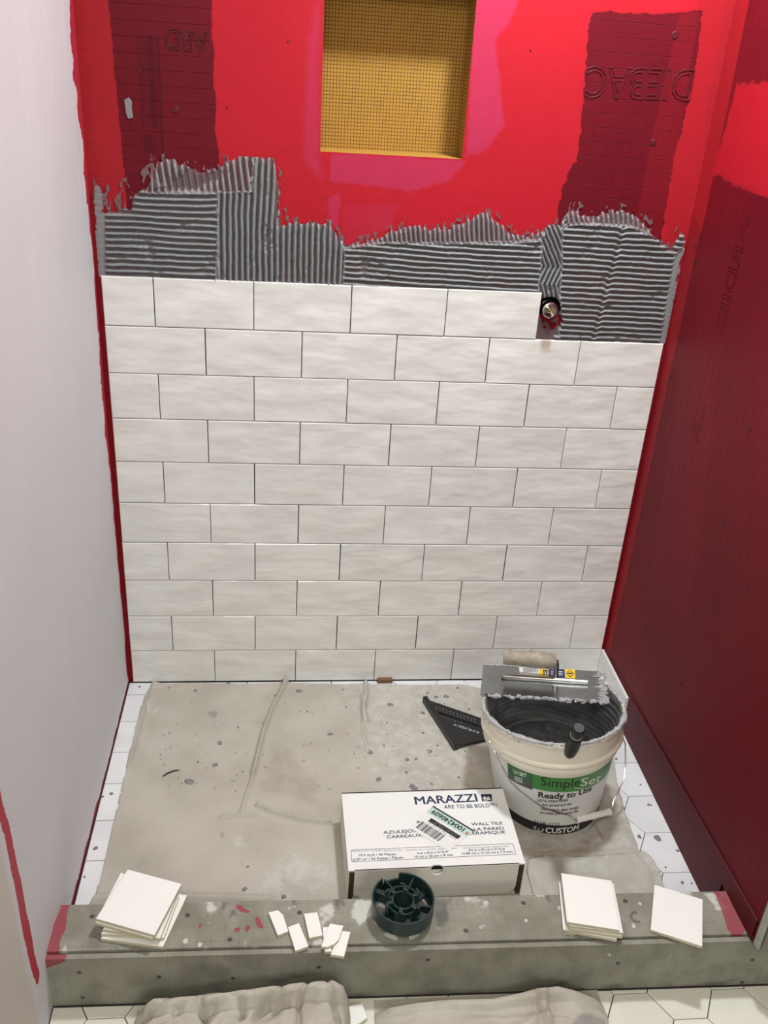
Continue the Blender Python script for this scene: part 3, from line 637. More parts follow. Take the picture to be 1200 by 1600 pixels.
# ------------------------------------------------------------------ curb
ca = math.atan(-.0163); cb = empty('shower_curb', (-.0175, -.795, OZ), ca); tag(cb, 'grey cement-board shower curb across the front, stained red at both ends', 'curb')
HC = .100 - OZ; CL = 1.42; CD = .1145
Mc = Matrix.Translation((-.0175, -.795, OZ)) @ Matrix.Rotation(ca, 4, 'Z'); Mi = np.array(Mc.inverted())
def cloc(px, py, z=.100): p = U(px, py, 2, z); q = Mi @ np.array([*p, 1]); return q[0], q[1]
def cpol(pts, z=.100): return [cloc(*p, z) for p in pts]
def grid_box(us, vs, zt, zb, mp, maskfn):
    Ug, Vg = np.meshgrid(us, vs, indexing='ij'); top = mp(Ug, Vg, 0 * Ug + zt)
    A = maskfn(Ug, Vg)
    # wrap: bottom ring -> top grid
    pad = lambda a: np.pad(a, ((1, 1), (1, 1)) + ((0, 0),) * (a.ndim - 2), 'edge')
    Up, Vp = pad(Ug), pad(Vg); Zp = np.pad(0 * Ug + zt, 1, constant_values=zb); return grid_mesh('g', mp(Up, Vp, Zp), None, pad(A), smooth=False)
def top_mask(u, v):
    ur = u + rag(u, v, 60, .008, 70); vr = v + rag(u, v, 61, .008, 70)
    red = sfill(ur, vr, cpol([(95, 1412), (109, 1412), (103, 1450), (94, 1475), (92, 1505), (68, 1505), (76, 1470), (86, 1440)]), .003)
    for pts in ([(1114, 1391), (1132, 1391), (1150, 1424), (1166, 1451), (1157, 1464), (1145, 1464), (1137, 1452), (1127, 1421), (1120, 1404)],
                [(368, 1413), (376, 1414), (384, 1420), (392, 1424), (388, 1427), (376, 1425), (369, 1419)], [(398, 1430), (405, 1434), (412, 1448), (408, 1452), (400, 1446)],
                [(384, 1446), (390, 1445), (392, 1450), (386, 1458), (382, 1453)], [(366, 1450), (375, 1449), (375, 1456), (367, 1457)], [(310, 1444), (315, 1443), (314, 1451), (311, 1451)], [(332, 1428), (336, 1428), (334, 1434)]):
        red = np.maximum(red, sfill(u, v, cpol(pts), .0018))
    white = np.clip(fbm(u * 14, v * 14, 62) - .60, 0, 1) * 5
    white = np.maximum(white, .9 * sfill(ur, vr, cpol([(555, 1405), (590, 1405), (588, 1430), (560, 1450), (545, 1425)]), .006)); white = np.maximum(white, .8 * sfill(ur, vr, cpol([(1096, 1394), (1118, 1394), (1140, 1420), (1120, 1425), (1105, 1405)]), .004))
    for px, py, r in ((822, 1438, .004), (312, 1476, .005), (930, 1452, .003), (857, 1407, .003), (290, 1470, .006), (1000, 1412, .004), (990, 1447, .005), (452, 1419, .003), (460, 1416, .003)):
        a = cloc(px, py); white = np.maximum(white, np.clip(1.5 - np.hypot(u - a[0], (v - a[1]) * .8) / r, 0, 1))
    dark = np.clip(fbm(u * 18, v * 9, 64) - .58, 0, 1) * 4
    for pts in ([(945, 1425), (985, 1440), (985, 1480), (880, 1478), (880, 1400), (950, 1380)], [(140, 1440), (240, 1480), (245, 1495), (130, 1485)]): dark = np.maximum(dark, .55 * sfill(ur, vr, cpol(pts), .008))  # cast shadows of the two tile stacks, painted into the board colour
    a = cloc(995, 1433); rr = np.hypot(u - a[0], (v - a[1])); dark = np.maximum(dark, (np.abs(rr - .011) < .003) * ((u - a[0]) < .004) * 1.0)
    return np.stack([red, white, dark], -1)
me = grid_box(np.arange(0, CL + .001, .003), np.linspace(-.1015, -.002, 36), HC, HC - .011, lambda u, v, z: np.stack([u, v, z], -1), top_mask); o = link('top_board', me, M_CEM, cb)
def front_mask(u, z):
    red = sfill(u, z, [(-.01, HC - .035), (.040, HC - .012), (.042, HC + .01), (-.01, HC + .01)], .003)
    white = np.clip(fbm(u * 12, z * 12, 66) - .64, 0, 1) * 4
    for px, py, r in ((950, 1485, .005), (1038, 1518, .003), (312, 1490, .005)):
        a = Mi @ np.array([*U(px, py, 1, -.917), 1]); white = np.maximum(white, np.clip(1.6 - np.hypot(u - a[0], z - a[2]) / r, 0, 1))
    return np.stack([red, white, np.clip(fbm(u * 7, z * 16, 67) - .55, 0, 1) * 3], -1)
me = grid_box(np.arange(0, CL + .001, .005), np.linspace(0.0, HC - .0045, 24), 0, -.010, lambda u, v, z: np.stack([u, -CD + .0 - z * 1.0, v], -1) if False else np.stack([u, -CD - z, v], -1), front_mask)
me.transform(Matrix.Translation((0, 0, 0))); o = link('front_board', me, M_CEM, cb)
q = MB(); q.box((CL / 2, -CD + .0045, HC - .0053), (CL, .0088, .0012)); q.build('front_board_edge', M_CEML, cb)
q = MB(); q.box((CL / 2, -.006, (HC - .012) / 2 + .0), (CL, .010, HC - .013)); q.build('inner_board', M_CEMP, cb)
q = MB(); q.box((CL / 2, -.0565, (HC - .012) / 2), (CL, .086, HC - .014)); q.build('curb_core', M_HOLE, cb)
SCR = mat('dull_screw_head', (.11, .11, .095), .55, .4, .3, 80)
for px, py in ((144, 1432), (293, 1430), (359, 1468), (468, 1426), (728, 1454), (818, 1411), (977, 1408), (557, 1402)):
    a = cloc(px, py); q = MB(); disc(q, (a[0], a[1], HC + .0001), (0, 0, 1), .0048, .0009, 12); q.build('screw', SCR, cb)
for px, py in ((122, 1525), (248, 1530), (364, 1530), (128, 1564), (498, 1511), (668, 1497), (963, 1498), (956, 1537), (1171, 1490), (1155, 1525), (857, 1537)):
    a = Mi @ np.array([*U(px, py, 1, -.9175), 1])
    if a[2] > .004: q = MB(); disc(q, (a[0], -CD - .0001, a[2]), (0, -1, 0), .0042, .0009, 12); q.build('screw', SCR, cb)
# ------------------------------------------------------------------ drop cloth inside the shower
BX, BY = 1.031, -.452
def cloth_inside():
    st = .0034; xs = np.arange(.02, 1.24, st); ys = np.arange(-.81, .012, st); X, Y = np.meshgrid(xs, ys, indexing='ij')
    fp = lambda pts: pxpoly(pts, 2, .010, 0, 1)
    out = fp([(236, 1068), (300, 1066), (380, 1067), (430, 1066), (520, 1068), (562, 1067), (576, 1068), (660, 1069), (720, 1068), (800, 1085), (900, 1120), (955, 1150), (962, 1200), (966, 1228), (975, 1262), (1000, 1330), (1040, 1405), (600, 1430), (132, 1425), (148, 1396), (162, 1340), (180, 1270), (196, 1200), (212, 1130), (226, 1085)])
    sd = sdist(X, Y, out); sd = np.where(inpoly(X, Y, out), sd, -sd) + (fbm(X * 14, Y * 14, 3) - .5) * .006
    h = .0015 + .0035 * fbm(X * 5, Y * 5, 12, 3) + .0015 * fbm(X * 25, Y * 25, 13, 3)
    def fold(pts, a, wdt, side=0.0):
        L = fp(pts); d = sdist(X, Y, L, False); return a * np.exp(-(d / wdt) ** 2)
    h += fold([(447, 1066), (438, 1085), (425, 1110), (412, 1145), (402, 1185), (396, 1210)], .016, .0055) + fold([(396, 1210), (385, 1245), (378, 1268)], .009, .004)
    h += fold([(571, 1066), (572, 1085), (568, 1110), (572, 1130)], .015, .006) + fold([(565, 1085), (568, 1150), (574, 1175)], .007, .0035)
    h += fold([(402, 1260), (430, 1272), (465, 1281), (500, 1286), (528, 1288)], .017, .0045) + fold([(345, 1279), (375, 1276), (404, 1276)], .011, .0035)
    h += fold([(240, 1070), (228, 1120), (210, 1190)], .004, .006) + fold([(510, 1070), (530, 1090), (545, 1105)], .004, .005)
    h += fold([(130, 1410), (200, 1402), (300, 1405), (420, 1408)], .012, .012) + fold([(936, 1310), (925, 1290), (932, 1270)], .006, .006)
    # climbs a little onto the wall at the back left and at the two fold heads
    for px, a, wd in ((245, .016, .020), (447, .018, .010), (572, .014, .010)):
        x0 = U(px, 1066, 2, .01)[0]; h += a * np.exp(-((X - x0) / wd) ** 2) * np.clip((Y + .03) / .03, 0, 1)
    press = lambda x0, x1, y0, y1: ((X > x0) & (X < x1) & (Y > y0) & (Y < y1))
    h = np.where(press(.515, .915, -.75, -.50), np.minimum(h, .0032), h); h = np.where(np.hypot(X - BX, Y - BY) < .132, np.minimum(h, .0032), h)
    h = np.where((X > .76) & (X < .99) & (Y < -.07) & (Y > -.31), np.minimum(h, .0036), h)
    h = np.where((X > 1.19) | (Y < -.79), np.minimum(h, .004), h)
    zc = FZ + .0003 + h * np.clip(sd / .006 + .35, .2, 1)
    brown = .0 * X
    for pts, a, sf in (([(415, 1180), (450, 1165), (480, 1200), (505, 1225), (500, 1262), (440, 1250), (400, 1240)], .55, .02), ([(495, 1105), (540, 1120), (560, 1150), (520, 1165), (505, 1130)], .35, .02), ([(420, 1170), (440, 1165), (446, 1180), (425, 1190)], .5, .008),
                       ([(200, 1200), (380, 1190), (400, 1300), (320, 1390), (170, 1380)], .18, .05), ([(790, 1270), (870, 1300), (950, 1295), (1000, 1330), (830, 1345)], .55, .02),
                       ([(700, 1180), (790, 1180), (790, 1260), (690, 1230)], .45, .03), ([(900, 1310), (925, 1310), (925, 1335), (880, 1335)], .9, .01), ([(225, 1120), (250, 1110), (245, 1140), (225, 1180)], .35, .01)):  # stains, except the patch left of the bucket: its shade painted brown
        brown = np.maximum(brown, a * sfill(X, Y, fp(pts), sf))
    white = .62 * np.clip((X - .52 + .15 * (Y + .35)) * 7, 0, 1) * (Y > -.62)
    for pts, a, sf in (([(420, 1345), (470, 1330), (525, 1355), (530, 1400), (380, 1402)], .75, .03), ([(358, 1300), (385, 1300), (388, 1325), (365, 1325)], .7, .01), ([(400, 1245), (440, 1250), (450, 1285), (410, 1280)], .5, .015), ([(600, 1080), (720, 1080), (720, 1150), (640, 1160), (570, 1120)], .45, .03),
                       ([(228, 1095), (236, 1095), (234, 1112), (230, 1112)], .9, .002), ([(238, 1110), (251, 1104), (252, 1107), (240, 1116)], .9, .002)):
        white = np.maximum(white, a * sfill(X, Y, fp(pts), sf))
    grey = np.clip(fbm(X * 22, Y * 22, 44) - .66, 0, 1) * 3.5
    for px, py, r in ((325, 1178, .012), (385, 1178, .014), (362, 1219, .010), (454, 1134, .008), (405, 1329, .012), (224, 1344, .020), (220, 1198, .008), (276, 1278, .008), (440, 1307, .010)):
        q = U(px, py, 2, .01); grey = np.maximum(grey, np.clip(1.3 - np.hypot(X - q[0], Y - q[1]) / r, 0, 1) * .55)
    me = grid_mesh('cloth_sheet', np.stack([X, Y, zc], -1), ((sd > 0)[:-1, :-1] & (sd > 0)[1:, 1:]), np.stack([brown, white, grey], -1))
    return me, fp
me, fp = cloth_inside()
dc = link('drop_cloth', me, M_CLOTH); tag(dc, 'stained beige canvas drop cloth with creases spread over the shower floor under the bucket', 'cloth')
def flap():
    st = .003; xs = np.arange(.84, 1.26, st); ys = np.arange(-.815, -.60, st); X, Y = np.meshgrid(xs, ys, indexing='ij')
    out = fp([(824, 1342), (850, 1337), (920, 1338), (1005, 1331), (1018, 1342), (1030, 1362), (1038, 1392), (1042, 1420), (815, 1420)])
    sd = sdist(X, Y, out); sd = np.where(inpoly(X, Y, out), sd, -sd); sd = np.where((X < .93) & (Y > -.75), -1, sd)
    hem = fp([(1007, 1331), (1022, 1345), (1034, 1366), (1040, 1396), (1043, 1420)]); d = sdist(X, Y, hem, False)
    z = FZ + .0075 + .002 * fbm(X * 9, Y * 9, 5) + .005 * np.exp(-(d / .010) ** 2) - .004 * np.exp(-((d - .018) / .006) ** 2)
    z = np.where(sd < .004, z - .003, z)
    m = np.stack([.35 * sfill(X, Y, fp([(830, 1340), (880, 1335), (890, 1380), (860, 1390)]), .015), .55 + 0 * X + .5 * np.exp(-(d / .009) ** 2), 0 * X], -1)
    me = grid_mesh('folded_flap', np.stack([X, Y, z], -1), ((sd > 0)[:-1, :-1] & (sd > 0)[1:, 1:]), m); o = link('folded_flap', me, M_CLOTH, dc)
    md = o.modifiers.new('thick', 'SOLIDIFY'); md.thickness = .003; md.offset = -1; return o
flap()
# ------------------------------------------------------------------ mortar droppings
def blob(mb, px, py, r, z, el=1.3, hgt=.0022, ax=2, ang=None):
    c = U(px, py, 2, z); n = 10; a0 = random.uniform(0, 6.28) if ang is None else ang; V = []
    for k in range(n):
        t = 2 * math.pi * k / n; rr = r * random.uniform(.7, 1.15); x, y = rr * el * math.cos(t), rr * math.sin(t); V.append((c[0] + x * math.cos(a0) - y * math.sin(a0), c[1] + x * math.sin(a0) + y * math.cos(a0)))
    W = [(x, y, c[2] - .001) for x, y in V] + [(c[0] + (x - c[0]) * .72, c[1] + (y - c[1]) * .72, c[2] + hgt * random.uniform(.6, 1.1)) for x, y in V]
    mb.add(W, [tuple(range(n, 2 * n))] + [(i, (i + 1) % n, n + (i + 1) % n, n + i) for i in range(n)], 0, True)
q = MB()
CZ = FZ + .0045
for px, py, r in ((305, 1079, .0075), (357, 1068, .005), (467, 1080, .010), (440, 1063, .005), (264, 1075, .004), (430, 1087, .005), (610, 1101, .009), (515, 1147, .008), (697, 1088, .008), (577, 1175, .012), (336, 1195, .008), (343, 1161, .008), (297, 1221, .012), (636, 1187, .007), (650, 1186, .005), (635, 1207, .005), (592, 1218, .009), (645, 1230, .013), (668, 1083, .005), (681, 1089, .006), (715, 1075, .005), (733, 1108, .004), (661, 1114, .007), (661, 1145, .004), (672, 1174, .006), (684, 1165, .003), (536, 1078, .004), (382, 1389, .007), (443, 1401, .007), (387, 1354, .003), (604, 1130, .003), (672, 1175, .004), (541, 1105, .003), (372, 1136, .0035), (410, 1129, .0025), (600, 1165, .003), (675, 1225, .004), (717, 1215, .005), (560, 1200, .003), (480, 1112, .003)):
    blob(q, px, py, r * .85, CZ)
for _ in range(120):
    px, py = random.uniform(240, 740), random.uniform(1075, 1240)
    blob(q, px, py, random.uniform(.0008, .0024), CZ, hgt=.001)
for px, py, r in ((963, 1186, .003), (1001, 1226, .0025), (1013, 1257, .003), (1017, 1258, .002), (974, 1264, .005), (999, 1307, .005), (1027, 1309, .008), (1059, 1329, .0035), (1066, 1379, .0035), (1081, 1380, .002), (1040, 1355, .002), (149, 1325, .005), (174, 1240, .004), (160, 1245, .003), (132, 1370, .002), (218, 1073, .003)):
    blob(q, px, py, r, FZ + .001)
tag(q.build('mortar_droppings', M_MORT2), 'grey mortar droppings scattered over the drop cloth and floor tiles', 'mortar', kind='stuff')
q = MB(); a = U(602, 1069, 2, .012); q.box((a[0], -.008, .0125), (.042, .011, .009)); slab([(-.02, -.0), (.021, .0), (.019, .0085), (-.018, .0075)], 0, .011, .0012, mp=lambda u, v, h: (a[0] + u, -.002 - h, .0135 + v * .6), mb=q)
tag(q.build('wooden_wedge', M_WOODB), 'small brown wooden wedge at the foot of the back wall tiles', 'wedge')
tp = [U(px, py, 2, CZ + .002) for px, py in ((254, 1213), (262, 1208), (272, 1204), (281, 1203))]; q = MB(); q.tube(tp, [.0012, .0018, .0016, .0008], 6); tag(q.build('twig', M_TWIG), 'short dark twig lying on the left half of the drop cloth', 'twig')
# ------------------------------------------------------------------ speed square
ZQ = FZ + .0052
A_ = U(662, 1098, 2, ZQ)[:2]; B_ = U(712, 1176, 2, ZQ)[:2]; u_ = (B_ - A_) / np.linalg.norm(B_ - A_); v_ = np.array([-u_[1], u_[0]])
sq = empty('speed_square', (A_[0], A_[1], ZQ), math.atan2(u_[1], u_[0])); tag(sq, 'black triangular carpenter square with a raised fence, lying behind the bucket', 'square')
Ls = .192
# local frame: x along fence from A to B, y to the right of the fence in the picture
W_ = lambda px, py, z: (lambda p: np.array([(p[:2] - A_) @ u_, (p[:2] - A_) @ v_]))(U(px, py, 2, z))
c1 = W_(757, 1158, ZQ + .004); c2 = W_(753, 1126, ZQ + .004)
# apex from the two visible edges
def isect(p, d, q_, e): t = np.linalg.solve(np.array([d, -e]).T, q_ - p)[0]; return p + d * t
A0 = np.array([0., 0.]); B0 = np.array([Ls + .003, 0.])
apex = isect(A0, c2 - A0, B0, c1 - B0)
def bar(p, q_, wd, z0, z1, mb=None):
    p, q_ = np.array(p, float), np.array(q_, float); d = (q_ - p) / np.linalg.norm(q_ - p); n = np.array([-d[1], d[0]]) * wd
    return slab([tuple(p), tuple(q_), tuple(q_ + n), tuple(p + n)], z0, z1, .0006, mb=mb)
sgn = 1 if apex[1] > 0 else -1
q = MB(); slab([(-.004, -.002 * sgn), (Ls + .004, -.002 * sgn), (Ls + .004, .010 * sgn), (-.004, .010 * sgn)], 0, .019, .0012, mb=q); q.build('fence', M_BLACKM, sq)
tri = [A0 + [0, .009 * sgn], B0 + [0, .009 * sgn], apex]; cen = sum(tri) / 3
q = MB(); dA = (apex - A0) / np.linalg.norm(apex - A0); dB = (apex - B0) / np.linalg.norm(apex - B0)
nA = np.array([-dA[1], dA[0]]); nA *= np.sign((cen - A0) @ nA); nB = np.array([-dB[1], dB[0]]); nB *= np.sign((cen - B0) @ nB)
slab([tuple(A0 + [0, .008 * sgn]), tuple(apex), tuple(apex + nA * .028 - dA * .01), tuple(A0 + nA * .028 + dA * .03)], .004, .0105, .0008, mb=q)
slab([tuple(B0 + [0, .008 * sgn]), tuple(apex), tuple(apex + nB * .020 - dB * .01), tuple(B0 + nB * .022)], .004, .0105, .0008, mb=q); q.build('blade_edges', M_BLACKM, sq)
q = MB(); slab([tuple(p) for p in (tri[0] + [.02, 0], tri[1] - [.02, 0], apex * .86 + cen * .14)], .004, .0070, .0006, mb=q); q.build('blade_web', M_BLACKM, sq)
q = MB(); LI = isect(A0, c2 - A0, B0, c1 - B0); cN = W_(0, 0, 0) if False else None
pL, pR = W_(709, 1130, ZQ + .0075), W_(748, 1143, ZQ + .0075); dd = (pL - pR); Lw = np.linalg.norm(dd); dd = dd / Lw; nn = np.array([-dd[1], dd[0]])
up = W_(728, 1150, ZQ + .0075) - W_(730, 1140, ZQ + .0075); nn *= np.sign(nn @ up)
write(q, 'HUSKY', lambda u, v, d: (*(pR + dd * u + nn * v), .0074 + d), Lw * .14, Lw, 0, .0085, .02)
disc(q, (*(pR + dd * Lw * .02 + nn * .004), .0073), (0, 0, 1), .0035, .0002, 12)
for k in range(13):
    p = A0 + dA * (.03 + .0098 * k) + nA * .012; slab([tuple(p), tuple(p + dA * .0025), tuple(p + dA * .0025 + nA * .003), tuple(p + nA * .003)], .0104, .0107, .0003, mb=q)
    p = A0 + dA * (.034 + .0098 * k) + nA * .021; slab([tuple(p), tuple(p + dA * .0018), tuple(p + dA * .0018 + nA * .002), tuple(p + nA * .002)], .0104, .0107, .0003, mb=q)
    p = A0 + dA * (.05 + .0088 * k) + nA * .036
    if k < 9: slab([tuple(p), tuple(p + dA * .0016), tuple(p + dA * .0016 + nA * .003), tuple(p + nA * .003)], .0069, .0072, .0003, mb=q)
q.build('printed_scale', M_GINK, sq)
# ------------------------------------------------------------------ tile box
ZB = FZ + .0042; BH = .0875
c00 = U(544.5, 1361, 2, ZB + BH); c10 = U(825, 1349, 2, ZB + BH); c01 = U(529, 1238, 2, ZB + BH); c11 = U(774.5, 1230.7, 2, ZB + BH)
bxr = math.atan2(c10[1] - c00[1], c10[0] - c00[0]); BW = .366; BD = .2165
org = np.array([c00[0], c00[1]]); e1 = np.array([math.cos(bxr), math.sin(bxr)]); e2 = np.array([-e1[1], e1[0]])
bx = empty('tile_box', (org[0], org[1], ZB), bxr); tag(bx, 'white cardboard box of wall tiles behind the curb, printed in navy with a pasted sticker', 'box')
def bl(px, py, z=None): p = U(px, py, 2, (ZB + BH + .0005) if z is None else z)[:2] - org; return np.array([p @ e1, p @ e2])
t_k = .003
q = MB(); q.box((BW / 2, BD - t_k / 2, BH / 2), (BW, t_k, BH)); q.box((t_k / 2, BD / 2, BH / 2), (t_k, BD - .001, BH - .001)); q.box((BW - t_k / 2, BD / 2, BH / 2), (t_k, BD - .001, BH - .001)); q.box((BW / 2, BD / 2, .0015), (BW - .001, BD - .002, .003)); q.box((BW / 2, .0088, BH / 2 - .004), (BW - .03, .003, BH - .012))
q.build('tray', M_CARDW, bx)
for x in (.0065, BW - .0065): q = MB(); q.box((x, .0045, BH / 2 - .001), (.009, .012, BH - .006)); o = q.build('corner_flap', M_KRAFT, bx)
q = MB()
hx = bl(683, 1352)[0]; hr = .0125
# lid top with a half-round thumb notch at its front edge
n_ = 12; arc = [(hx - hr * math.cos(math.pi * i / n_), hr * .55 * math.sin(math.pi * i / n_)) for i in range(n_ + 1)]
def ngon_plate(mb, pts, f0, f1, mi=0, mi_side=0):
    n = len(pts); V = [f0(*p) for p in pts] + [f1(*p) for p in pts]; mb.add(V, [tuple(range(n)), tuple(range(n, 2 * n))[::-1]], mi); b = len(mb.v) - 2 * n
    for i in range(n): mb.f.append((b + i, b + (i + 1) % n, b + n + (i + 1) % n, b + n + i)); mb.mi.append(mi_side); mb.sm.append(False)
ngon_plate(q, [(0.0, 0)] + arc + [(BW, 0), (BW, BD), (0.0, BD)], lambda x, y: (x, y, BH - t_k), lambda x, y: (x, y, BH)); q.build('lid', M_CARD, bx)
q = MB(); x0, x1 = .0125, BW - .0125; rr = .022
fa = [(hx + hr * math.cos(math.pi * i / n_ ), BH - .0 - hr * 1.75 * math.sin(math.pi * i / n_) ** .8) for i in range(n_ + 1)]
cor = lambda cx, cz, a0, a1: [(cx + rr * math.cos(R_(a0 + (a1 - a0) * i / 6)), cz + rr * math.sin(R_(a0 + (a1 - a0) * i / 6))) for i in range(7)]
pts = [(x1, BH)] + fa + [(x0, BH)] + cor(x0 + rr, .003 + rr, 180, 270) + cor(x1 - rr, .003 + rr, 270, 360)
ngon_plate(q, pts, lambda x, z: (x, -.0005, z), lambda x, z: (x, .0025, z)); o = q.build('front_flap', M_CARDW, bx); o['label'] = 'greyer front flap with a round thumb hole'
q = MB(); q.box((hx, .0068, BH - .0085), (.024, .0006, .010)); q.build('thumb_hole', M_HOLE, bx)
# print on the lid
LZ = BH + .0004
pr = MB()
def wr(s, pL, pR, hpx, off=0, mi=0, m=pr, z=LZ):
    a, b = bl(*pL), bl(*pR); L = np.linalg.norm(b - a); d = (b - a) / L; n = np.array([-d[1], d[0]])
    pm = ((pL[0] + pR[0]) / 2, (pL[1] + pR[1]) / 2); h = abs((bl(pm[0], pm[1] - hpx) - bl(*pm)) @ n)
    write(m, s, lambda u, v, w_: (*(a + d * u + n * v), z + w_), 0, L, 0, h, off, mi)
wr('MARAZZI', (649, 1257), (747, 1252), 12, .02)
wr('ARE TO BE BOLD™/', (694, 1263.5), (778, 1260.5), 5.5, .006)
wr('WALL TILE', (737, 1290), (785.5, 1288), 4.6, .012); wr('LA PARED', (741, 1298), (788, 1296), 4.6, .012); wr('CÉRAMIQUE', (731, 1304.5), (790, 1302), 4.6, .012)
wr('AZULEJOS', (599, 1303), (651, 1300), 4.6, .012); wr('CARREAUX', (604.5, 1310), (660, 1307), 4.6, .012)
wr('10.5 sq ft / 42 Pieces', (561, 1338), (618, 1336), 3.6, .01); wr('0.97 m² / 42 Piezas / Pièces', (552, 1345), (630, 1341), 3.6, .01)
wr('4-in x 8-in x 5/16-in', (652, 1335), (700, 1332), 3.6, .01); wr('10 cm x 20 cm x 8 mm', (648, 1340.5), (708, 1337), 3.6, .01)
wr('4¼-in x 8½-in x 5/16-in', (732, 1330), (789, 1327.5), 3.6, .01); wr('10.88 cm x 21.62 cm x 7.9 mm', (722, 1335.5), (801, 1332), 3.6, .01)
for a, b in (((550, 1330.5), (628, 1329)), ((634, 1329), (714, 1326)), ((724, 1325.5), (795, 1322.5))): wr('Quantity per box / Contenido / Quantité par boîte', a, b, 1.6)
def quad(mb, pts, z, mi=0): mb.add([(*bl(*p), z) for p in pts], [(0, 1, 2, 3)], mi)
def ln(mb, p, q_, w_=.0009, z=LZ, mi=0):
    a, b = bl(*p), bl(*q_); d = (b - a) / np.linalg.norm(b - a); n = np.array([-d[1], d[0]]) * w_ / 2; mb.add([(*(a - n), z), (*(b - n), z), (*(b + n), z), (*(a + n), z)], [(0, 1, 2, 3)], mi)
bb = [(548.5, 1328), (801.5, 1318), (806, 1334.5), (550, 1345.5 + 1)]
for i in range(4): ln(pr, bb[i], bb[(i + 1) % 4])
ln(pr, (751, 1243), (768, 1242), .001)
quad(pr, [(751.5, 1241), (768, 1240.5), (769, 1251.5), (753, 1252)], LZ)
o = pr.build('printing', M_NAVY, bx)
lg = MB()
for a in ([(754, 1248), (757.5, 1243.5), (761, 1248.5)], [(758, 1250), (763, 1244), (767, 1250)], [(755, 1250.5), (759, 1248), (763, 1251)]): lg.add([(*bl(*p), LZ + .0003) for p in a], [(0, 1, 2)])
lg.build('logo_mountains', M_WINK, bx)
# sticker
sk = MB(); SC = [(677, 1259), (740.5, 1297.5), (700.5, 1330.5), (639.5, 1293)]
P00, P10, P11, P01 = (bl(*p) for p in SC); zS = BH + .0008
bil = lambda u, v: (P00 * (1 - u) + P10 * u) * (1 - v) + (P01 * (1 - u) + P11 * u) * v
def sq_(u0, u1, v0, v1, mi, z=zS): sk.add([(*bil(u0, v0), z), (*bil(u1, v0), z), (*bil(u1, v1), z), (*bil(u0, v1), z)], [(0, 1, 2, 3)], mi)
sq_(0, 1, 0, 1, 0); sq_(0, 1, 0.0, .05, 1, zS + .0002); sq_(0, 1, .05, .30, 2, zS + .0002); sq_(.18, .92, .38, .52, 1, zS + .0002)
def swr(s, u0, u1, v0, h, mi, off=.01, z=zS + .0004): write(sk, s, lambda u, v, w_: (*bil(1 - u, v), z), 1 - u1, 1 - u0, v0, h, off, mi)
swr('1004240609', .08, .86, .10, .15, 1, .02); swr('63.16.91.7', .30, .86, .41, .08, 0, .02)
for k in range(24):
    u = .10 + .60 * k / 24; sq_(u, u + random.choice((.008, .012, .018)), .62, .90, 1, zS + .0002)
swr('tile 10.5 sq ft', .2, .9, .55, .03, 1, 0); swr('84', .02, .07, .66, .1, 1, .02); sq_(.93, .975, .17, .24, 3, zS + .0004)
o = sk.build('sticker', [M_LABEL, M_INK, M_AQUA, M_REDINK], bx); o['label'] = 'white sticker with barcode and long number pasted aslant on the lid'
# ------------------------------------------------------------------ bucket
HB = .282; ZK = FZ + .0038; RX, RY = 1.003, -.4623; SX, SY = .07, -.12
def BK(th, r, z):
    t = z / HB; xl, yl = r * math.cos(th), r * math.sin(th); return (BX + (RX - BX) * t + xl, BY + (RY - BY) * t + yl, ZK + z + max(0, t) * (SX * xl + SY * yl))
def rout(z): return np.interp(z, [0, .19], [.1225, .1445])
def bkuv(px, py, extra=.0, rf=None):
    x = np.array([-1.9, .1]); f = lambda x: PJ(BK(x[0], float((rf or rout)(x[1])) + extra, x[1]))[0] - np.array([px, py])
    for _ in range(40):
        e = f(x); J = np.array([(f(x + d) - e) / 1e-4 for d in np.eye(2) * 1e-4]).T
        x = x - np.clip(np.linalg.solve(J, e), -.15, .15)
    return x
bk = empty('mortar_bucket', (BX, BY, ZK)); tag(bk, 'cream plastic bucket of grey mortar with a green and black printed label', 'bucket')
off = lambda th, r, z: tuple(np.array(BK(th, r, z)) - np.array([BX, BY, ZK]))
q = MB()
q.ring([(.0, 0), (.1205, 0), (.1228, .003), (.1445, .190), (.1450, .196), (.1500, .197), (.1512, .200), (.1512, .212), (.1500, .214), (.1500, .218), (.1575, .219), (.1590, .222), (.1580, .226), (.1535, .230), (.1550, .262), (.1560, .272), (.1585, .275), (.1590, .280), (.1575, .285), (.1530, .286), (.1505, .283), (.1490, .24), (.1365, .15), (.132, .12), (0, .12)], 96, fn=off, close=False); q.build('pail', M_PAIL, bk)
def inner():
    n, m = 160, 60; th = np.linspace(0, 2 * np.pi, n); zz = np.concatenate([np.linspace(.2835, .135, 34), np.full(26, .0)]); P = np.zeros((n, 60, 3)); A = np.zeros((n, 60, 3))
    for i, t in enumerate(th):
        for j in range(60):
            if j < 34:
                z = zz[j]; k = fbm(np.array(math.cos(t) * 3 + 9), np.array(math.sin(t) * 3 + z * 14), 7); r = np.interp(z, [.12, .285], [.1325, .1515]) - .0030 - .006 * float(k) * np.clip((.283 - z) * 20, .2, 1) - .0016 * math.sin(z * 420 + 5 * math.sin(t * 2))
                if j == 0: r = .1500
            else:
                s = (59 - j) / 26; r = .1285 * s; x, y = r * math.cos(t), r * math.sin(t)
                z = .132 + .030 * float(fbm(np.array(x * 14 + 5), np.array(y * 14 + 5), 17)) * (1 - s ** 4) + .0022 * math.sin(math.hypot(x + .04, y - .09) * 520)
            P[i, j] = off(t, r, z); A[i, j] = (.28 + .30 * vn(np.array(t * 6), np.array(j * .3), 4), 0, 0)
    P[-1] = P[0]; return grid_mesh('mortar_fill', P, None, A)
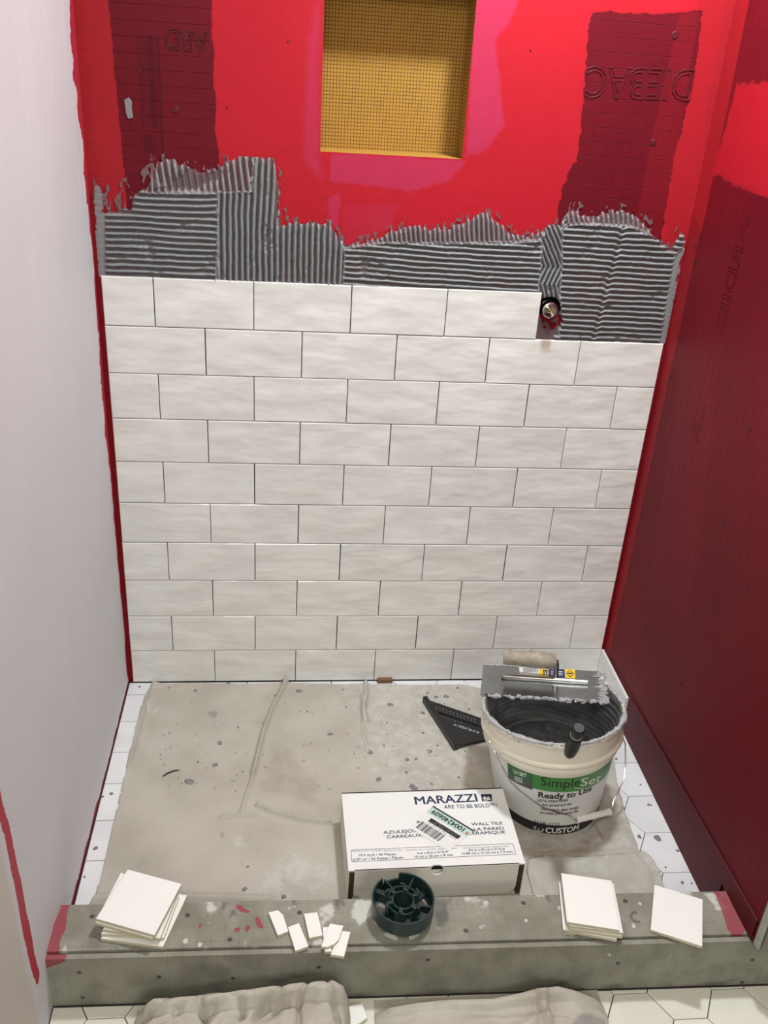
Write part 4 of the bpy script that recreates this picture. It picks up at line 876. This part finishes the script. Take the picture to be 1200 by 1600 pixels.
o = link('mortar_fill', inner(), M_MORTAR, bk); o['label'] = 'dark wet grey mortar with curved trowel marks'
def rim_crust():
    n = 260; V = []; F = []; m = 8
    for i in range(n):
        t = 2 * math.pi * i / n; a = .0022 + .0055 * max(0, float(fbm(np.array(i * .16), np.array(0.), 9, 3)) - .32) * 2 + random.uniform(0, .0012); c = .1555 + random.uniform(-.001, .001)
        for k in range(m): q_ = 2 * math.pi * k / m; V.append(off(t, c + a * math.cos(q_) * 1.0, .2845 + a * .65 * math.sin(q_) + (-.004 * random.random() if k in (0,) else 0)))
    for i in range(n):
        for k in range(m): F.append((i * m + k, (i + 1) % n * m + k, (i + 1) % n * m + (k + 1) % m, i * m + (k + 1) % m))
    mb = MB(); mb.add(V, F, 0, True)
    for _ in range(150):
        t = random.uniform(0, 6.28); c = np.array(off(t, .1555 + random.uniform(-.006, .004), .2835 - random.random() ** 3 * .012)); s = random.uniform(.0015, .0050)
        mb.box(c, (s * 1.5, s, s), 0, Matrix.Rotation(random.uniform(0, 3), 3, Vector((random.random(), random.random(), random.random())).normalized()))
    return mb
M_CRUST = mat('wet_mortar_crust', (.55, .56, .59), .20, 0, .28, 160, .6, 400, .8)
rim_crust().build('rim_crust', M_CRUST, bk)
# label wrap: white ground, bands, lettering; u = angle, v = height on the pail wall
def wrap(mb, th0, th1, z0, z1, ex, mi=0, n=24, zz=None):
    V = []; F = []
    for i in range(n + 1):
        th = th0 + (th1 - th0) * i / n; a0 = z0(th) if callable(z0) else z0; a1 = z1(th) if callable(z1) else z1
        V += [off(th, float(rout(a0)) + ex, a0), off(th, float(rout(a1)) + ex, a1)]
    F = [(2 * i, 2 * i + 2, 2 * i + 3, 2 * i + 1) for i in range(n)]; mb.add(V, F, mi, True)
TL0 = bkuv(793, 1188); TSp = bkuv(833, 1208); THR = R_(-25); gB = bkuv(850, 1239)
zt = .186; thL = TL0[0] ; thS = TSp[0]
zb_g = bkuv(833, 1231)[1]; zmid = bkuv(793, 1204)[1]; zgrey = bkuv(794, 1218)[1]; zblk = bkuv(848, 1287)[1]
q = MB(); wrap(q, R_(-190), R_(-5), .004, zt, .0005, 0, 60); q.build('label_ground', M_LABEL, bk)
q = MB(); wrap(q, thS, THR, zb_g, zt, .0009, 0); q.build('green_band', M_GREEN, bk)
q = MB(); wrap(q, thL, thS, zmid - .002, zt, .0009, 0, 8); q.build('dark_green_patch', M_DGREEN, bk)
q = MB(); wrap(q, thL, thS, (zb_g + zgrey) / 2 , zmid - .002, .0009, 0, 8); q.build('grey_patch', M_DGREY, bk)
q = MB(); wrap(q, R_(-190), R_(-25), .002, zblk, .0009, 0, 60); q.build('black_band', M_INK, bk)
def bw(mb, s, pL, pR, hpx, off_=0, mi=0, ex=.0013):
    a, b = bkuv(*pL), bkuv(*pR); pm = bkuv((pL[0] + pR[0]) / 2, (pL[1] + pR[1]) / 2 )
    h = abs(bkuv(pL[0], pL[1] - hpx)[1] - a[1]); th0, th1 = a[0], b[0]; z_ = lambda th: a[1] + (b[1] - a[1]) * (th - th0) / (th1 - th0)
    write(mb, s, lambda u, v, w_: off(u, float(rout(z_(u) + v)) + ex, z_(u) + v), th0, th1, 0, h, off_, mi)
WORDS = []
def word(m_, *a):
    q = MB(); bw(q, *a); q.build('lettering', m_, bk)
word(M_INK, 'Simple', (845, 1226), (905, 1228), 13, 0.0)
word(M_INK, 'Ready to Use', (841, 1245), (924, 1234), 8.5, .03); word(M_INK, 'LISTA PARA USAR', (840, 1251.5), (887, 1251), 3.6, .02)
word(M_INK, 'Just spread and set', (847, 1258), (892, 1257), 4, .015); word(M_INK, 'Use indoors, glass mosaic,', (845, 1264.5), (904, 1262), 4, .015); word(M_INK, 'porcelain and ceramic tile', (844, 1270), (902, 1268), 4, .015)
word(M_INK, '3.5 GAL (13.2 L)', (835, 1285), (874, 1289.5), 4.5, .02)
word(M_WINK, 'Set', (906, 1228), (936, 1220), 12); word(M_WINK, 'SET', (812, 1211), (823, 1214), 5, .03); word(M_WINK, 'GRAY', (804, 1215.5), (817, 1219.5), 3.6, .02); word(M_WINK, 'GRIS', (805, 1219.5), (817, 1223.5), 3.4, .02); word(M_WINK, 'Thinset adhesive', (897, 1232.5), (935, 1226.5), 2.6)
word(M_WINK, 'CUSTOM', (852, 1300.0), (903, 1295.5), 8.2, .03)
q = MB()
c2_ = bkuv(806, 1205)
for k in range(20):
    a, b = 2 * math.pi * k / 20, 2 * math.pi * (k + 1) / 20; R1, R2 = .0068, .0058; rr_ = float(rout(c2_[1])) + .0013
    q.add([off(c2_[0] + R * math.cos(t) / .14, rr_, c2_[1] + R * math.sin(t)) for R, t in ((R1, a), (R1, b), (R2, b), (R2, a))], [(0, 1, 2, 3)])
write(q, '2', lambda u, v, w_: off(c2_[0] + u / .14, rr_, c2_[1] + v), -.0022, .0022, -.003, .006, .02)
q.build('numeral_emblem', M_WINK, bk)
q = MB(); c3 = bkuv(842, 1294); rr_ = float(rout(c3[1])) + .0013
q.add([off(c3[0] + .0115 * math.cos(2 * math.pi * k / 24) / .125, rr_, c3[1] + .0115 * math.sin(2 * math.pi * k / 24)) for k in range(24)], [tuple(range(24))]); q.build('round_emblem', M_GINK, bk)
q = MB(); rr_ += .0004
for a in ([(-.007, -.006), (-.002, .006), (.0, .006), (-.002, -.006)], [(.007, -.006), (.002, .006), (.0, .006), (.002, -.006)], [(-.008, .0), (-.003, .002), (-.003, -.002), (-.008, -.003)], [(.008, .0), (.003, .002), (.003, -.002), (.008, -.003)]):
    q.add([off(c3[0] + x / .125, rr_, c3[1] + y) for x, y in a], [(0, 1, 2, 3)])
q.build('emblem_mark', M_INK, bk)
# ears, bail and grip
r_col = lambda z: .1555
eL = bkuv(768, 1156, 0, r_col); ELp = np.array(BK(eL[0], .1575, eL[1])); eR = (eL[0] + math.pi, eL[1]); ERp = np.array(BK(eR[0], .1575, eR[1]))
for (th, z) in (tuple(eL), eR):
    q = MB(); V = []
    for j in range(2):
        for k in range(9):
            a = math.pi + math.pi * k / 8; ww = .34 * (1 if j == 0 else .55)
            V.append(off(th + ww * math.cos(a), .1535 + (.0 if j == 0 else .0095), z + .012 + (.045 if j == 0 else .030) * math.sin(a) * .9))
    V2 = [off(th + .34, .1535, z + .030), off(th - .34, .1535, z + .030)]
    q.add(V, [(k, k + 1, 9 + k + 1, 9 + k) for k in range(8)] + [tuple(range(9, 18))] + [(0, 9, 17, 8)], 0, True); q.build('bail_ear', M_PAIL, bk)
Gd = bkuv(912, 1279, .0, lambda z: rout(z)); Gp = np.array(BK(Gd[0], float(rout(Gd[1])) + .012, Gd[1]))
nP = np.cross(ERp - ELp, Gp - ELp); nP /= np.linalg.norm(nP)
def on_plane(px, py, push=0):
    d = MR @ np.array([(px - 600) / CAM_F, -(py - 800) / CAM_F, -1.0]); t = ((ELp - CAM_P) @ nP) / (d @ nP); P = CAM_P + d * t
    for _ in range(200):
        z = P[2] - ZK; tt = z / HB; rr = math.hypot(P[0] - BX - (RX - BX) * tt, P[1] - BY - (RY - BY) * tt); z -= tt * (SX * (P[0] - RX) + SY * (P[1] - RY))
        lim = (.1615 if z > .19 else float(rout(z))) + .004
        if rr > lim: break
        t -= .002; P = CAM_P + d * t
    return P
bo = np.array([BX, BY, ZK]); wl = [on_plane(*p) - bo for p in ((779, 1187), (797, 1221), (815, 1237), (837, 1254), (852, 1263), (870, 1269), (885, 1273), (892, 1275.5), (897, 1281), (903, 1280))]
wr_ = [on_plane(*p) - bo for p in ((950, 1268), (957, 1263), (957.5, 1254), (966, 1236), (975, 1217), (977.5, 1193), (977, 1163))]
e_in = np.array(off(eL[0], .153, eL[1])); q = MB(); q.tube([e_in, ELp - bo + (ELp - bo) * [.02, .02, 0], *wl], .0017, 8); q.tube([*wr_, np.array(off(eR[0], .160, eR[1])), np.array(off(eR[0], .153, eR[1]))], .0017, 8); q.build('bail_wire', M_CHROME, bk)
g0, g1 = on_plane(900, 1281.5) - bo, on_plane(953, 1268) - bo; gd = g1 - g0
q = MB(); q.tube([g0, g0 + gd * .03, g0 + gd * .97, g1], [.0068, .0074, .0074, .0066], 14); q.tube([g0 + gd * .46, g0 + gd * .54], .0082, 14); q.tube([g0 - gd * .0, g0 + gd * .05], .0084, 14); q.tube([g1 - gd * .05, g1], .0084, 14); q.build('bail_grip', M_GRIP, bk)
# ------------------------------------------------------------------ notched trowel lying on the rim
nR = np.array([-SX, -SY, 1.0]); nR /= np.linalg.norm(nR); R0 = np.array([RX, RY, ZK + HB + .0085])
def UP(px, py, off_=0.0):
    d = MR @ np.array([(px - 600) / CAM_F, -(py - 800) / CAM_F, -1.0]); return CAM_P + d * (((R0 + nR * off_ - CAM_P) @ nR) / (d @ nR))
tc = [UP(*p) for p in ((755, 1089), (948, 1096), (940, 1052), (753, 1036))]
mid = sum(tc) / 4; ta1 = (tc[1] + tc[2]) - (tc[0] + tc[3]); ta1 /= np.linalg.norm(ta1); ta2 = np.cross(nR, ta1)
TLn, TWd = .281, abs(((tc[2] + tc[3]) - (tc[0] + tc[1])) @ ta2) / 2
tr = empty('notched_trowel'); tag(tr, 'steel notched trowel with worn wooden grip lying across the bucket rim', 'trowel')
tr.matrix_world = Matrix(((ta1[0], ta2[0], nR[0], mid[0]), (ta1[1], ta2[1], nR[1], mid[1]), (ta1[2], ta2[2], nR[2], mid[2]), (0, 0, 0, 1)))
ZT = 0.0
def tl(px, py, z=0.0): p = UP(px, py, z) - mid; return np.array([p @ ta1, p @ ta2])
print('TROWEL', TWd, np.linalg.norm(tc[1] - tc[0]))
nd = .0065; pts = [(-TLn / 2, TWd / 2), (-TLn / 2, -TWd / 2)]; x = -TLn / 2 + .010
while x < TLn / 2 - .012: pts += [(x, -TWd / 2), (x, -TWd / 2 + nd), (x + nd, -TWd / 2 + nd), (x + nd, -TWd / 2)]; x += 2 * nd
pts += [(TLn / 2, -TWd / 2)]; y = -TWd / 2 + .010
while y < TWd / 2 - .012: pts += [(TLn / 2, y), (TLn / 2 - nd * 1.3, y), (TLn / 2 - nd * 1.3, y + nd * .8), (TLn / 2, y + nd * .8)]; y += 1.75 * nd
pts += [(TLn / 2, TWd / 2)]
q = MB(); ngon_plate(q, pts, lambda x, y: (x, y, -.0006), lambda x, y: (x, y, .0006)); q.build('blade', M_STEEL, tr)
b0, b1 = tl(783, 1056, ZT + .006), tl(918, 1065, ZT + .006)
q = MB(); bp0, bp1 = np.array([*b0, .005]), np.array([*b1, .005]); d_ = bp1 - bp0
q.tube([bp0, bp0 + d_ * .01, bp0 + d_ * .05, bp0 + d_ * .9, bp1], [.002, .0055, .0068, .0058, .0055], 14); q.build('mounting_bar', mat('dull_steel_bar', (.42, .41, .38), .28, 1, .1), tr)
hz = .052
h0, h1 = tl(787, 1026, ZT + hz), tl(869, 1033, ZT + hz); h0 = np.array([*h0, hz]); h1 = np.array([*h1, hz]); hd = h1 - h0
# keep the grip over the bar
q = MB(); q.tube([h0, h0 + hd * .02, h0 + hd * .2, h0 + hd * .5, h0 + hd * .85, h0 + hd * .98, h1], [.0165, .0185, .0180, .0190, .0180, .0165, .0150], 20); o = q.build('grip', M_WOODH, tr)
pb = tl(868, 1059, ZT + .008); q = MB(); q.tube([(pb[0], pb[1], .004), (pb[0], pb[1] + .001, .022), (pb[0] + .001, (pb[1] + h1[1]) / 2, .042), (*h1[:2], hz), tuple(h1 - hd * .03)], [.0085, .0065, .006, .006, .005], 10); q.build('post', M_STEEL, tr)
st_ = MB()
def tq(pts, mi, z=.0009): st_.add([(*tl(*p, ZT + .001), z) for p in pts], [(0, 1, 2, 3)], mi)
tq([(811, 1042), (842, 1044.5), (842, 1056), (812, 1053.5)], 0); tq([(842, 1044.5), (857, 1045.5), (857, 1057), (842, 1056)], 1); tq([(857, 1045.5), (882, 1046), (883, 1058.5), (857, 1057)], 2); tq([(882, 1045), (898.5, 1046), (899, 1060), (883, 1059)], 1)
for k in range(9): x = 818 + k * 2.6; tq([(x, 1043.5), (x + 1.2, 1043.6), (x + 1.2, 1050.5), (x, 1050.4)], 3, .0012)
for a, b in ((849, 1047), (853, 1047)): tq([(a, b), (a + 2, b), (a + 2, b + 8), (a, b + 8)], 2, .0012)
tq([(848, 1047), (856, 1047.3), (856, 1049), (848, 1048.7)], 2, .0012)
for k in range(3): tq([(861, 1048.4 + 2.6 * k), (879, 1049 + 2.6 * k), (879, 1050 + 2.6 * k), (861, 1049.4 + 2.6 * k)], 4, .0012)
st_.add([(*tl(*p, ZT + .001), .0012) for p in ((884, 1052), (890, 1046.5), (897.5, 1052.5), (891, 1058.5))], [(0, 1, 2, 3)], 2)
st_.add([(*tl(*p, ZT + .001), .0014) for p in ((885.5, 1052), (890, 1048), (896, 1052.5), (891, 1057))], [(0, 1, 2, 3)], 1)
st_.add([(*(tl(890.7, 1052.4, ZT + .001) + np.array([.006 * math.cos(k * .524), .0035 * math.sin(k * .524)])), .0016) for k in range(12)], [tuple(range(12))], 3)
st_.build('maker_sticker', [M_LABEL, M_YEL, M_BLUE, M_INK, M_WINK], tr)
q = MB()
for k in range(70):
    x = random.uniform(-TLn / 2 + .02, TLn / 2); c = (x, -TWd / 2 + random.uniform(-.003, .004), random.uniform(-.001, .003)); s = random.uniform(.003, .0075)
    q.box(c, (s * 1.5, s, s * .7), 0, Matrix.Rotation(random.uniform(-1, 1), 3, Vector((random.random(), random.random(), random.random())).normalized()))
for k in range(60):
    y = random.uniform(-TWd / 2, TWd / 2); c = (TLn / 2 + random.uniform(-.010, .003), y, random.uniform(-.001, .003)); s = random.uniform(.003, .007)
    q.box(c, (s * 1.6, s, s * .7), 0, Matrix.Rotation(random.uniform(-1, 1), 3, Vector((random.random(), random.random(), random.random())).normalized()))
y = -TWd / 2 + .006
while y < TWd / 2:                                       # combed mortar streaks at the toothed end
    L = random.uniform(.012, .030); q.add([(TLn / 2 - L, y + .001, .0011), (TLn / 2, y - .0022, .0014), (TLn / 2, y + .0036, .0014), (TLn / 2 - L * .5, y + .0013, .0035)], [(0, 1, 3), (1, 2, 3), (0, 3, 2)]); y += .0095
for k in range(16):
    x = random.uniform(-TLn / 2, -TLn / 2 + .10); s = random.uniform(.0015, .004); q.box((x, TWd / 2 + random.uniform(-.002, .001), .001), (s * 2, s, s * .6))
o = q.build('mortar_crust', M_CRUST, tr); o['kind'] = 'stuff'
# ------------------------------------------------------------------ margin trowel leaning on the rim
pA = np.array(U(889, 1180, 1, -.612)); pB = np.array(U(905, 1137, 1, -.655)); dn = (pB - pA) / np.linalg.norm(pB - pA); Lh = np.linalg.norm(pB - pA)
mt = empty('margin_trowel', tuple(pA)); tag(mt, 'small trowel with black rubber grip hooked over the front rim of the bucket', 'trowel')
q = MB(); q.tube([(0, 0, 0), dn * .003, dn * .012, dn * Lh * .35, dn * Lh * .6, dn * Lh * .74, dn * Lh * .75, dn * Lh * .78, dn * Lh * .97, dn * Lh], [.005, .0095, .0125, .0150, .0142, .0128, .0118, .0128, .0125, .0105], 20); q.build('grip', M_BLACKR, mt)
q = MB(); q.tube([dn * Lh * .745, dn * Lh * .765], .0131, 20); q.build('grip_ring', M_GINK, mt)
q = MB(); sh = [np.zeros(3), -dn * .006 + [0, .004, .004], np.array([-.004, .018, .010]), np.array([-.008, .034, .004]), np.array([-.010, .045, -.02]), np.array([-.012, .052, -.05])]; q.tube([tuple(s) for s in sh], .0028, 8); q.build('shank', M_STEEL, mt)
q = MB(); c = sh[-1]; slab([(-.022, -.075), (.022, -.075), (.022, .01), (-.022, .01)], 0, .0012, .0004, mp=lambda u, v, h: (c[0] + u, c[1] + h + .002 - v * .12, c[2] + v), mb=q); q.build('blade', M_STEEL, mt)
# ------------------------------------------------------------------ hub (plastic spool) on the curb
hc = U(630, 1404, 2, .148); hx_, hy_ = hc[0], hc[1]
hu = empty('plastic_hub', (hx_, hy_, .1005)); tag(hu, 'broken dark green plastic spool hub lying on the curb in front of the box', 'hub')
RO = .0595; q = MB()
a0, a1 = R_(92), R_(128)
def wallring(mb, t0, t1, z0, z1, ro, ri, n=40): mb.ring([(ri, z0), (ro, z0), (ro * 1.0, z1), (ri, z1)], n, a0=t0, a1=t1)
wallring(q, a1, a0 + 2 * math.pi - R_(0), .018, .050, RO, RO - .0032, 72); wallring(q, a0, a1, .018, .036, RO - .001, RO - .004, 8); q.build('outer_ring', M_HUB, hu)
q = MB(); wallring(q, 0, 2 * math.pi, .018, .0205, RO - .002, RO - .009, 72); q.build('lower_flange', M_HUB, hu)
q = MB(); wallring(q, 0, 2 * math.pi, .0, .044, .0215, .0185, 40); wallring(q, R_(20), R_(160), .020, .048, .030, .0275, 20); wallring(q, R_(200), R_(330), .016, .040, .030, .0275, 20); q.build('centre_tube', M_HUB, hu)
def spoke(a, wd, z0, z1, r0=.020, r1=RO - .002, tilt=0):
    q = MB(); L = r1 - r0; M = Matrix.Rotation(R_(a), 3, 'Z'); c = M @ Vector(((r0 + r1) / 2, tilt, (z0 + z1) / 2)); q.box(c, (L, wd, z1 - z0), 0, M); q.build('spoke', M_HUB, hu)
for a, wd, z0, z1 in ((-38, .016, .018, .030), (-150, .024, .018, .022), (-88, .020, .018, .030), (150, .010, .018, .040), (62, .003, .018, .046), (35, .014, .018, .026), (122, .003, .018, .044), (-12, .004, .018, .036)): spoke(a, wd, z0, z1)
q = MB()
for a in (75, 135, 195, 255, 315, 20):
    M = Matrix.Rotation(R_(a), 3, 'Z'); q.box(M @ Vector((.026, 0, .030)), (.012, .007, .034), 0, M); q.box(M @ Vector((.034, .006, .034)), (.004, .010, .028), 0, M)
q.build('inner_lugs', M_HUB, hu)
# ------------------------------------------------------------------ loose cut tiles
CT = .1003
def loose(name, label, cat, px_pts, ztop, th=.0072, group=None, shrink=None):
    P = [U(*p, 2, ztop)[:2] for p in px_pts]; c = sum(P) / len(P)
    pl = [tuple(p - c) for p in P]; mb = slab(pl, -th, 0, .0007, .0005, mside=1)
    o = mb.build(name, [M_TILETOP, M_BISQ], None, (c[0], c[1], ztop)); return tag(o, label, cat, group)
def squareish(cpx, ztop, ang, sx, sy):
    c = U(*cpx, 2, ztop)[:2]; out = []
    for a, b in ((-1, -1), (1, -1), (1, 1), (-1, 1)):
        x, y = a * sx / 2, b * sy / 2; out.append((c[0] + x * math.cos(ang) - y * math.sin(ang), c[1] + x * math.sin(ang) + y * math.cos(ang)))
    return out
def loose_w(name, label, cat, P, ztop, group=None, th=.0072):
    P = [np.array(p) for p in P]; c = sum(P) / len(P); mb = slab([tuple(p - c) for p in P], -th, 0, .0007, .0005, mside=1)
    return tag(mb.build(name, [M_TILETOP, M_BISQ], None, (c[0], c[1], ztop)), label, cat, group)
G1 = 'cut tiles stacked at the left end of the curb'
names = ['square cut white tile on top of the left stack on the curb', 'white cut tile second from the top of the left stack', 'white cut tile in the middle of the left stack', 'white cut tile second from the bottom of the left stack', 'white cut tile at the bottom of the left stack, pushed out to the right']
LS = [[(149.8, 1435), (241.6, 1461), (283.6, 1380.8), (199.7, 1358.2)], [(148.7, 1441), (238, 1466), (274, 1388), (188.6, 1363.4)], [(160.9, 1451.6), (250, 1466), (279, 1394), (200, 1372)], [(158, 1458.5), (256, 1465), (280, 1400), (192, 1382)], [(157.7, 1466), (254.5, 1479), (292.3, 1398.6), (200, 1384)]]
for i, P in enumerate(LS): loose('cut_tile', names[i], 'tile', P, CT + .0380 - .0076 * i, group=G1)
G2 = 'cut tiles stacked on the right half of the curb'
names = ['cut white tile on top of the right stack on the curb', 'white cut tile second from the top of the right stack', 'white cut tile third from the top of the right stack', 'white cut tile at the bottom of the right stack, turned a little']
RS = [[(886, 1440), (968.3, 1453), (955.3, 1375.6), (876.9, 1364)], [(889, 1446), (973.8, 1457.3), (958.6, 1380), (880, 1368)], [(890, 1450.5), (972.7, 1462.7), (958, 1385), (880, 1375)], [(880, 1452), (964, 1468), (952, 1392), (873, 1378)]]
for i, P in enumerate(RS): loose('cut_tile', names[i], 'tile', P, CT + .0305 - .0076 * i, group=G2)
loose('cut_tile', 'single cut white tile lying askew over the front edge of the curb, far right', 'tile', [(1016.7, 1452), (1097.4, 1478.4), (1098, 1405), (1022.6, 1382)], CT + .0078)
K = lambda x, y: (50 + x / 2.182, 1320 + y / 2.182)
G3 = 'small tile offcuts on the curb'
loose('tile_offcut', 'small white tile offcut with a nicked corner, leftmost of the offcuts', 'tile', [K(806, 230), K(838, 308), K(874, 294), K(856, 238), K(838, 222)], CT + .0075, group=G3)
loose('tile_offcut', 'small white rectangular offcut nearest the front edge, second from the left', 'tile', [K(872, 280), K(898, 361), K(943, 345), K(910, 266)], CT + .0075, group=G3)
loose('tile_offcut', 'upright white rectangular offcut standing clear in the middle of the offcuts', 'tile', [K(927, 234), K(945, 317), K(991, 308), K(973, 229)], CT + .0075, group=G3)
loose('tile_offcut', 'white strip offcut partly hidden under the curved one', 'tile', [K(990, 280), K(998, 363), K(1022, 362), K(1015, 279)], CT + .0075, group=G3)
loose('tile_offcut', 'white offcut with one curved side lying on top of two others', 'tile', [K(1016, 268), K(986, 346), K(1008, 347), K(1030, 338), K(1046, 322), K(1062, 275)], CT + .0150, group=G3)
loose('tile_offcut', 'white rectangular offcut at the right end of the offcuts', 'tile', [K(1048, 292), K(1018, 373), K(1064, 380), K(1086, 296)], CT + .0074, group=G3)
# ------------------------------------------------------------------ crumpled canvas in front of the curb
def heap(name, label, xs0, xs1, outline, seed, ang, folds, stains=(), creases=()):
    st = .0032; xs = np.arange(xs0, xs1, st); ys = np.arange(-1.22, -.926, st); X, Y = np.meshgrid(xs, ys, indexing='ij')
    # crest height needed at each x so that the silhouette meets the outline, crest standing 3.5 cm off the curb face
    yc = -.962; ox, oz = [], []
    for p in outline: q_ = U(*p, 1, yc); ox.append(q_[0]); oz.append(q_[2] - OZ)
    top = np.interp(X, ox, oz, left=0, right=0)
    d = Y - yc; env = np.where(d > 0, np.clip(1 - (d / .045) ** 2, 0, 1), np.clip(1 - (-d / .30) ** 1.5, 0, 1)) ** .6
    ca_, sa = math.cos(ang), math.sin(ang); Ur, Vr = X * ca_ + Y * sa, -X * sa + Y * ca_
    wx = fbm(X * 6, Y * 6, seed) * 1.0; r1 = 1 - np.abs(2 * vn(Ur * 5 + wx, Vr * 20 + wx * 2.4, seed + 3) - 1); r2 = 1 - np.abs(2 * vn(Ur * 10 + wx * 2, Vr * 48 + wx * 4, seed + 5) - 1)
    h = top * env * (.55 + .45 * (np.exp(-(d / .02) ** 2) + (1 - np.exp(-(d / .02) ** 2)) * (.65 * r1 + .35 * r2)))
    h += (.020 * (r1 ** 2 - .4) + .008 * (r2 - .5)) * env * np.clip(np.abs(d + .005) / .03, 0, 1)
    if folds: h = h * np.where(np.abs(d) < .012, 1, .45 if len(folds) > 4 else .75)
    for pts, a, wd in folds:
        L = [tuple(U(px, py, 2, OZ + .030)[:2]) for px, py in pts]; dd_ = sdist(X + (fbm(X * 20, Y * 20, seed + 2) - .5) * .006, Y, L, False); h += a * 1.45 * np.exp(-(dd_ / wd) ** 2) * np.clip(top / .02, 0, 1) - a * .7 * np.exp(-((dd_ - wd * 1.9) / (wd * .55)) ** 2) * (env > .1)
    h = np.maximum(h, 0)
    mk = (top > .004) & (env > .02) & ((X - ox[0]) > 0) & (X < ox[-1])
    z = OZ + .0008 + h
    opx, opy = [p[0] for p in outline], [p[1] for p in outline]
    for _ in range(5):                                     # no fold stands above the crest line
        q_ = PJ(np.stack([X, Y, z], -1).reshape(-1, 3)); over = np.interp(q_[:, 0], opx, opy).reshape(X.shape) - q_[:, 1].reshape(X.shape); z = np.maximum(z - np.clip(over, 0, None) / 560, OZ + .0008)
    for k_, (pts, a, wd) in enumerate(creases):            # sharp valleys between the rolls, each with a steep and a soft flank
        L = [tuple(U(200 + px / 3, 1500 + py / 3, 2, OZ + .038)[:2]) for px, py in pts]; Xw = X + (fbm(X * 25, Y * 25, seed + 30 + k_) - .5) * .006
        dd_ = sdist(Xw, Y, L, False); dn_ = sdist(Xw, Y + .004, L, False); z = z - (a * np.exp(-(dd_ / wd) ** 2) + a * .55 * np.exp(-(dn_ / (wd * 2.6)) ** 2)) * np.clip((-d + .006) / .016, .40, 1)
    z = np.maximum(z, OZ + .0008)
    m = np.stack([.10 + .45 * np.clip(fbm(X * 8, Y * 8, seed + 9) - .50, 0, 1) * 3, 0 * X, np.clip(fbm(X * 12, Y * 12, seed + 11) - .60, 0, 1) * 2.5], -1)
    for pts, a, sf in stains: m[..., 2] = np.maximum(m[..., 2], a * sfill(X, Y, [tuple(U(px, py, 2, OZ + .030)[:2]) for px, py in pts], sf))
    me = grid_mesh(name, np.stack([X, Y, z], -1), mk[:-1, :-1] & mk[1:, 1:], m); return tag(link(name, me, M_CLOTH), label, 'cloth')
heap('crumpled_cloth', 'beige canvas cloth crumpled in long folds below the left half of the curb', .10, .60, [(208, 1600), (214, 1588), (226, 1570), (240, 1560), (300, 1556), (345, 1550), (400, 1543), (470, 1535), (520, 1531), (536, 1540), (543, 1556), (548, 1590)], 5, R_(25), [([(300, 1600), (340, 1592), (375, 1586)], .004, .012), ([(470, 1600), (482, 1575), (494, 1552)], .005, .012)], (), [
    ([(40, 320), (120, 280), (190, 238), (260, 195), (340, 172)], .014, .0032), ([(100, 175), (75, 215), (60, 260)], .010, .003), ([(340, 240), (470, 215), (600, 192), (690, 176), (790, 130)], .014, .0034),
    ([(340, 245), (360, 290), (480, 248), (540, 268), (528, 310)], .013, .003), ([(590, 300), (700, 238), (745, 188), (860, 140), (905, 135)], .016, .0032), ([(800, 320), (798, 268), (842, 215), (838, 178)], .013, .003),
    ([(915, 140), (928, 200), (955, 255), (985, 310)], .013, .003), ([(640, 300), (720, 262), (800, 262)], .009, .003), ([(560, 225), (640, 205), (720, 190)], .006, .003), ([(220, 290), (280, 262), (330, 268), (370, 300)], .010, .003)])
heap('crumpled_cloth', 'smoother beige canvas cloth with a dark stain, lying below the curb right of centre', .55, 1.10, [(560, 1600), (582, 1588), (610, 1574), (650, 1567), (700, 1562), (770, 1560), (815, 1551), (840, 1544), (872, 1541), (900, 1548), (930, 1560), (947, 1574), (952, 1600)], 25, R_(-8), [([(835, 1545), (845, 1570), (855, 1600)], .007, .008), ([(700, 1562), (690, 1600)], .003, .012)],
     [([(900, 1590), (925, 1582), (950, 1584), (955, 1620), (880, 1620)], .9, .006), ([(850, 1553), (858, 1552), (862, 1572), (854, 1600), (846, 1600)], .55, .004), ([(864, 1546), (876, 1545), (880, 1560), (868, 1566)], .5, .004), ([(818, 1550), (828, 1550), (836, 1565), (826, 1566)], .4, .004)])
loose('tile_shard', 'broken white tile shard on the floor between the two crumpled cloths', 'tile', [(528, 1596), (548, 1608), (574, 1590), (566, 1567), (545, 1572)], OZ + .010)
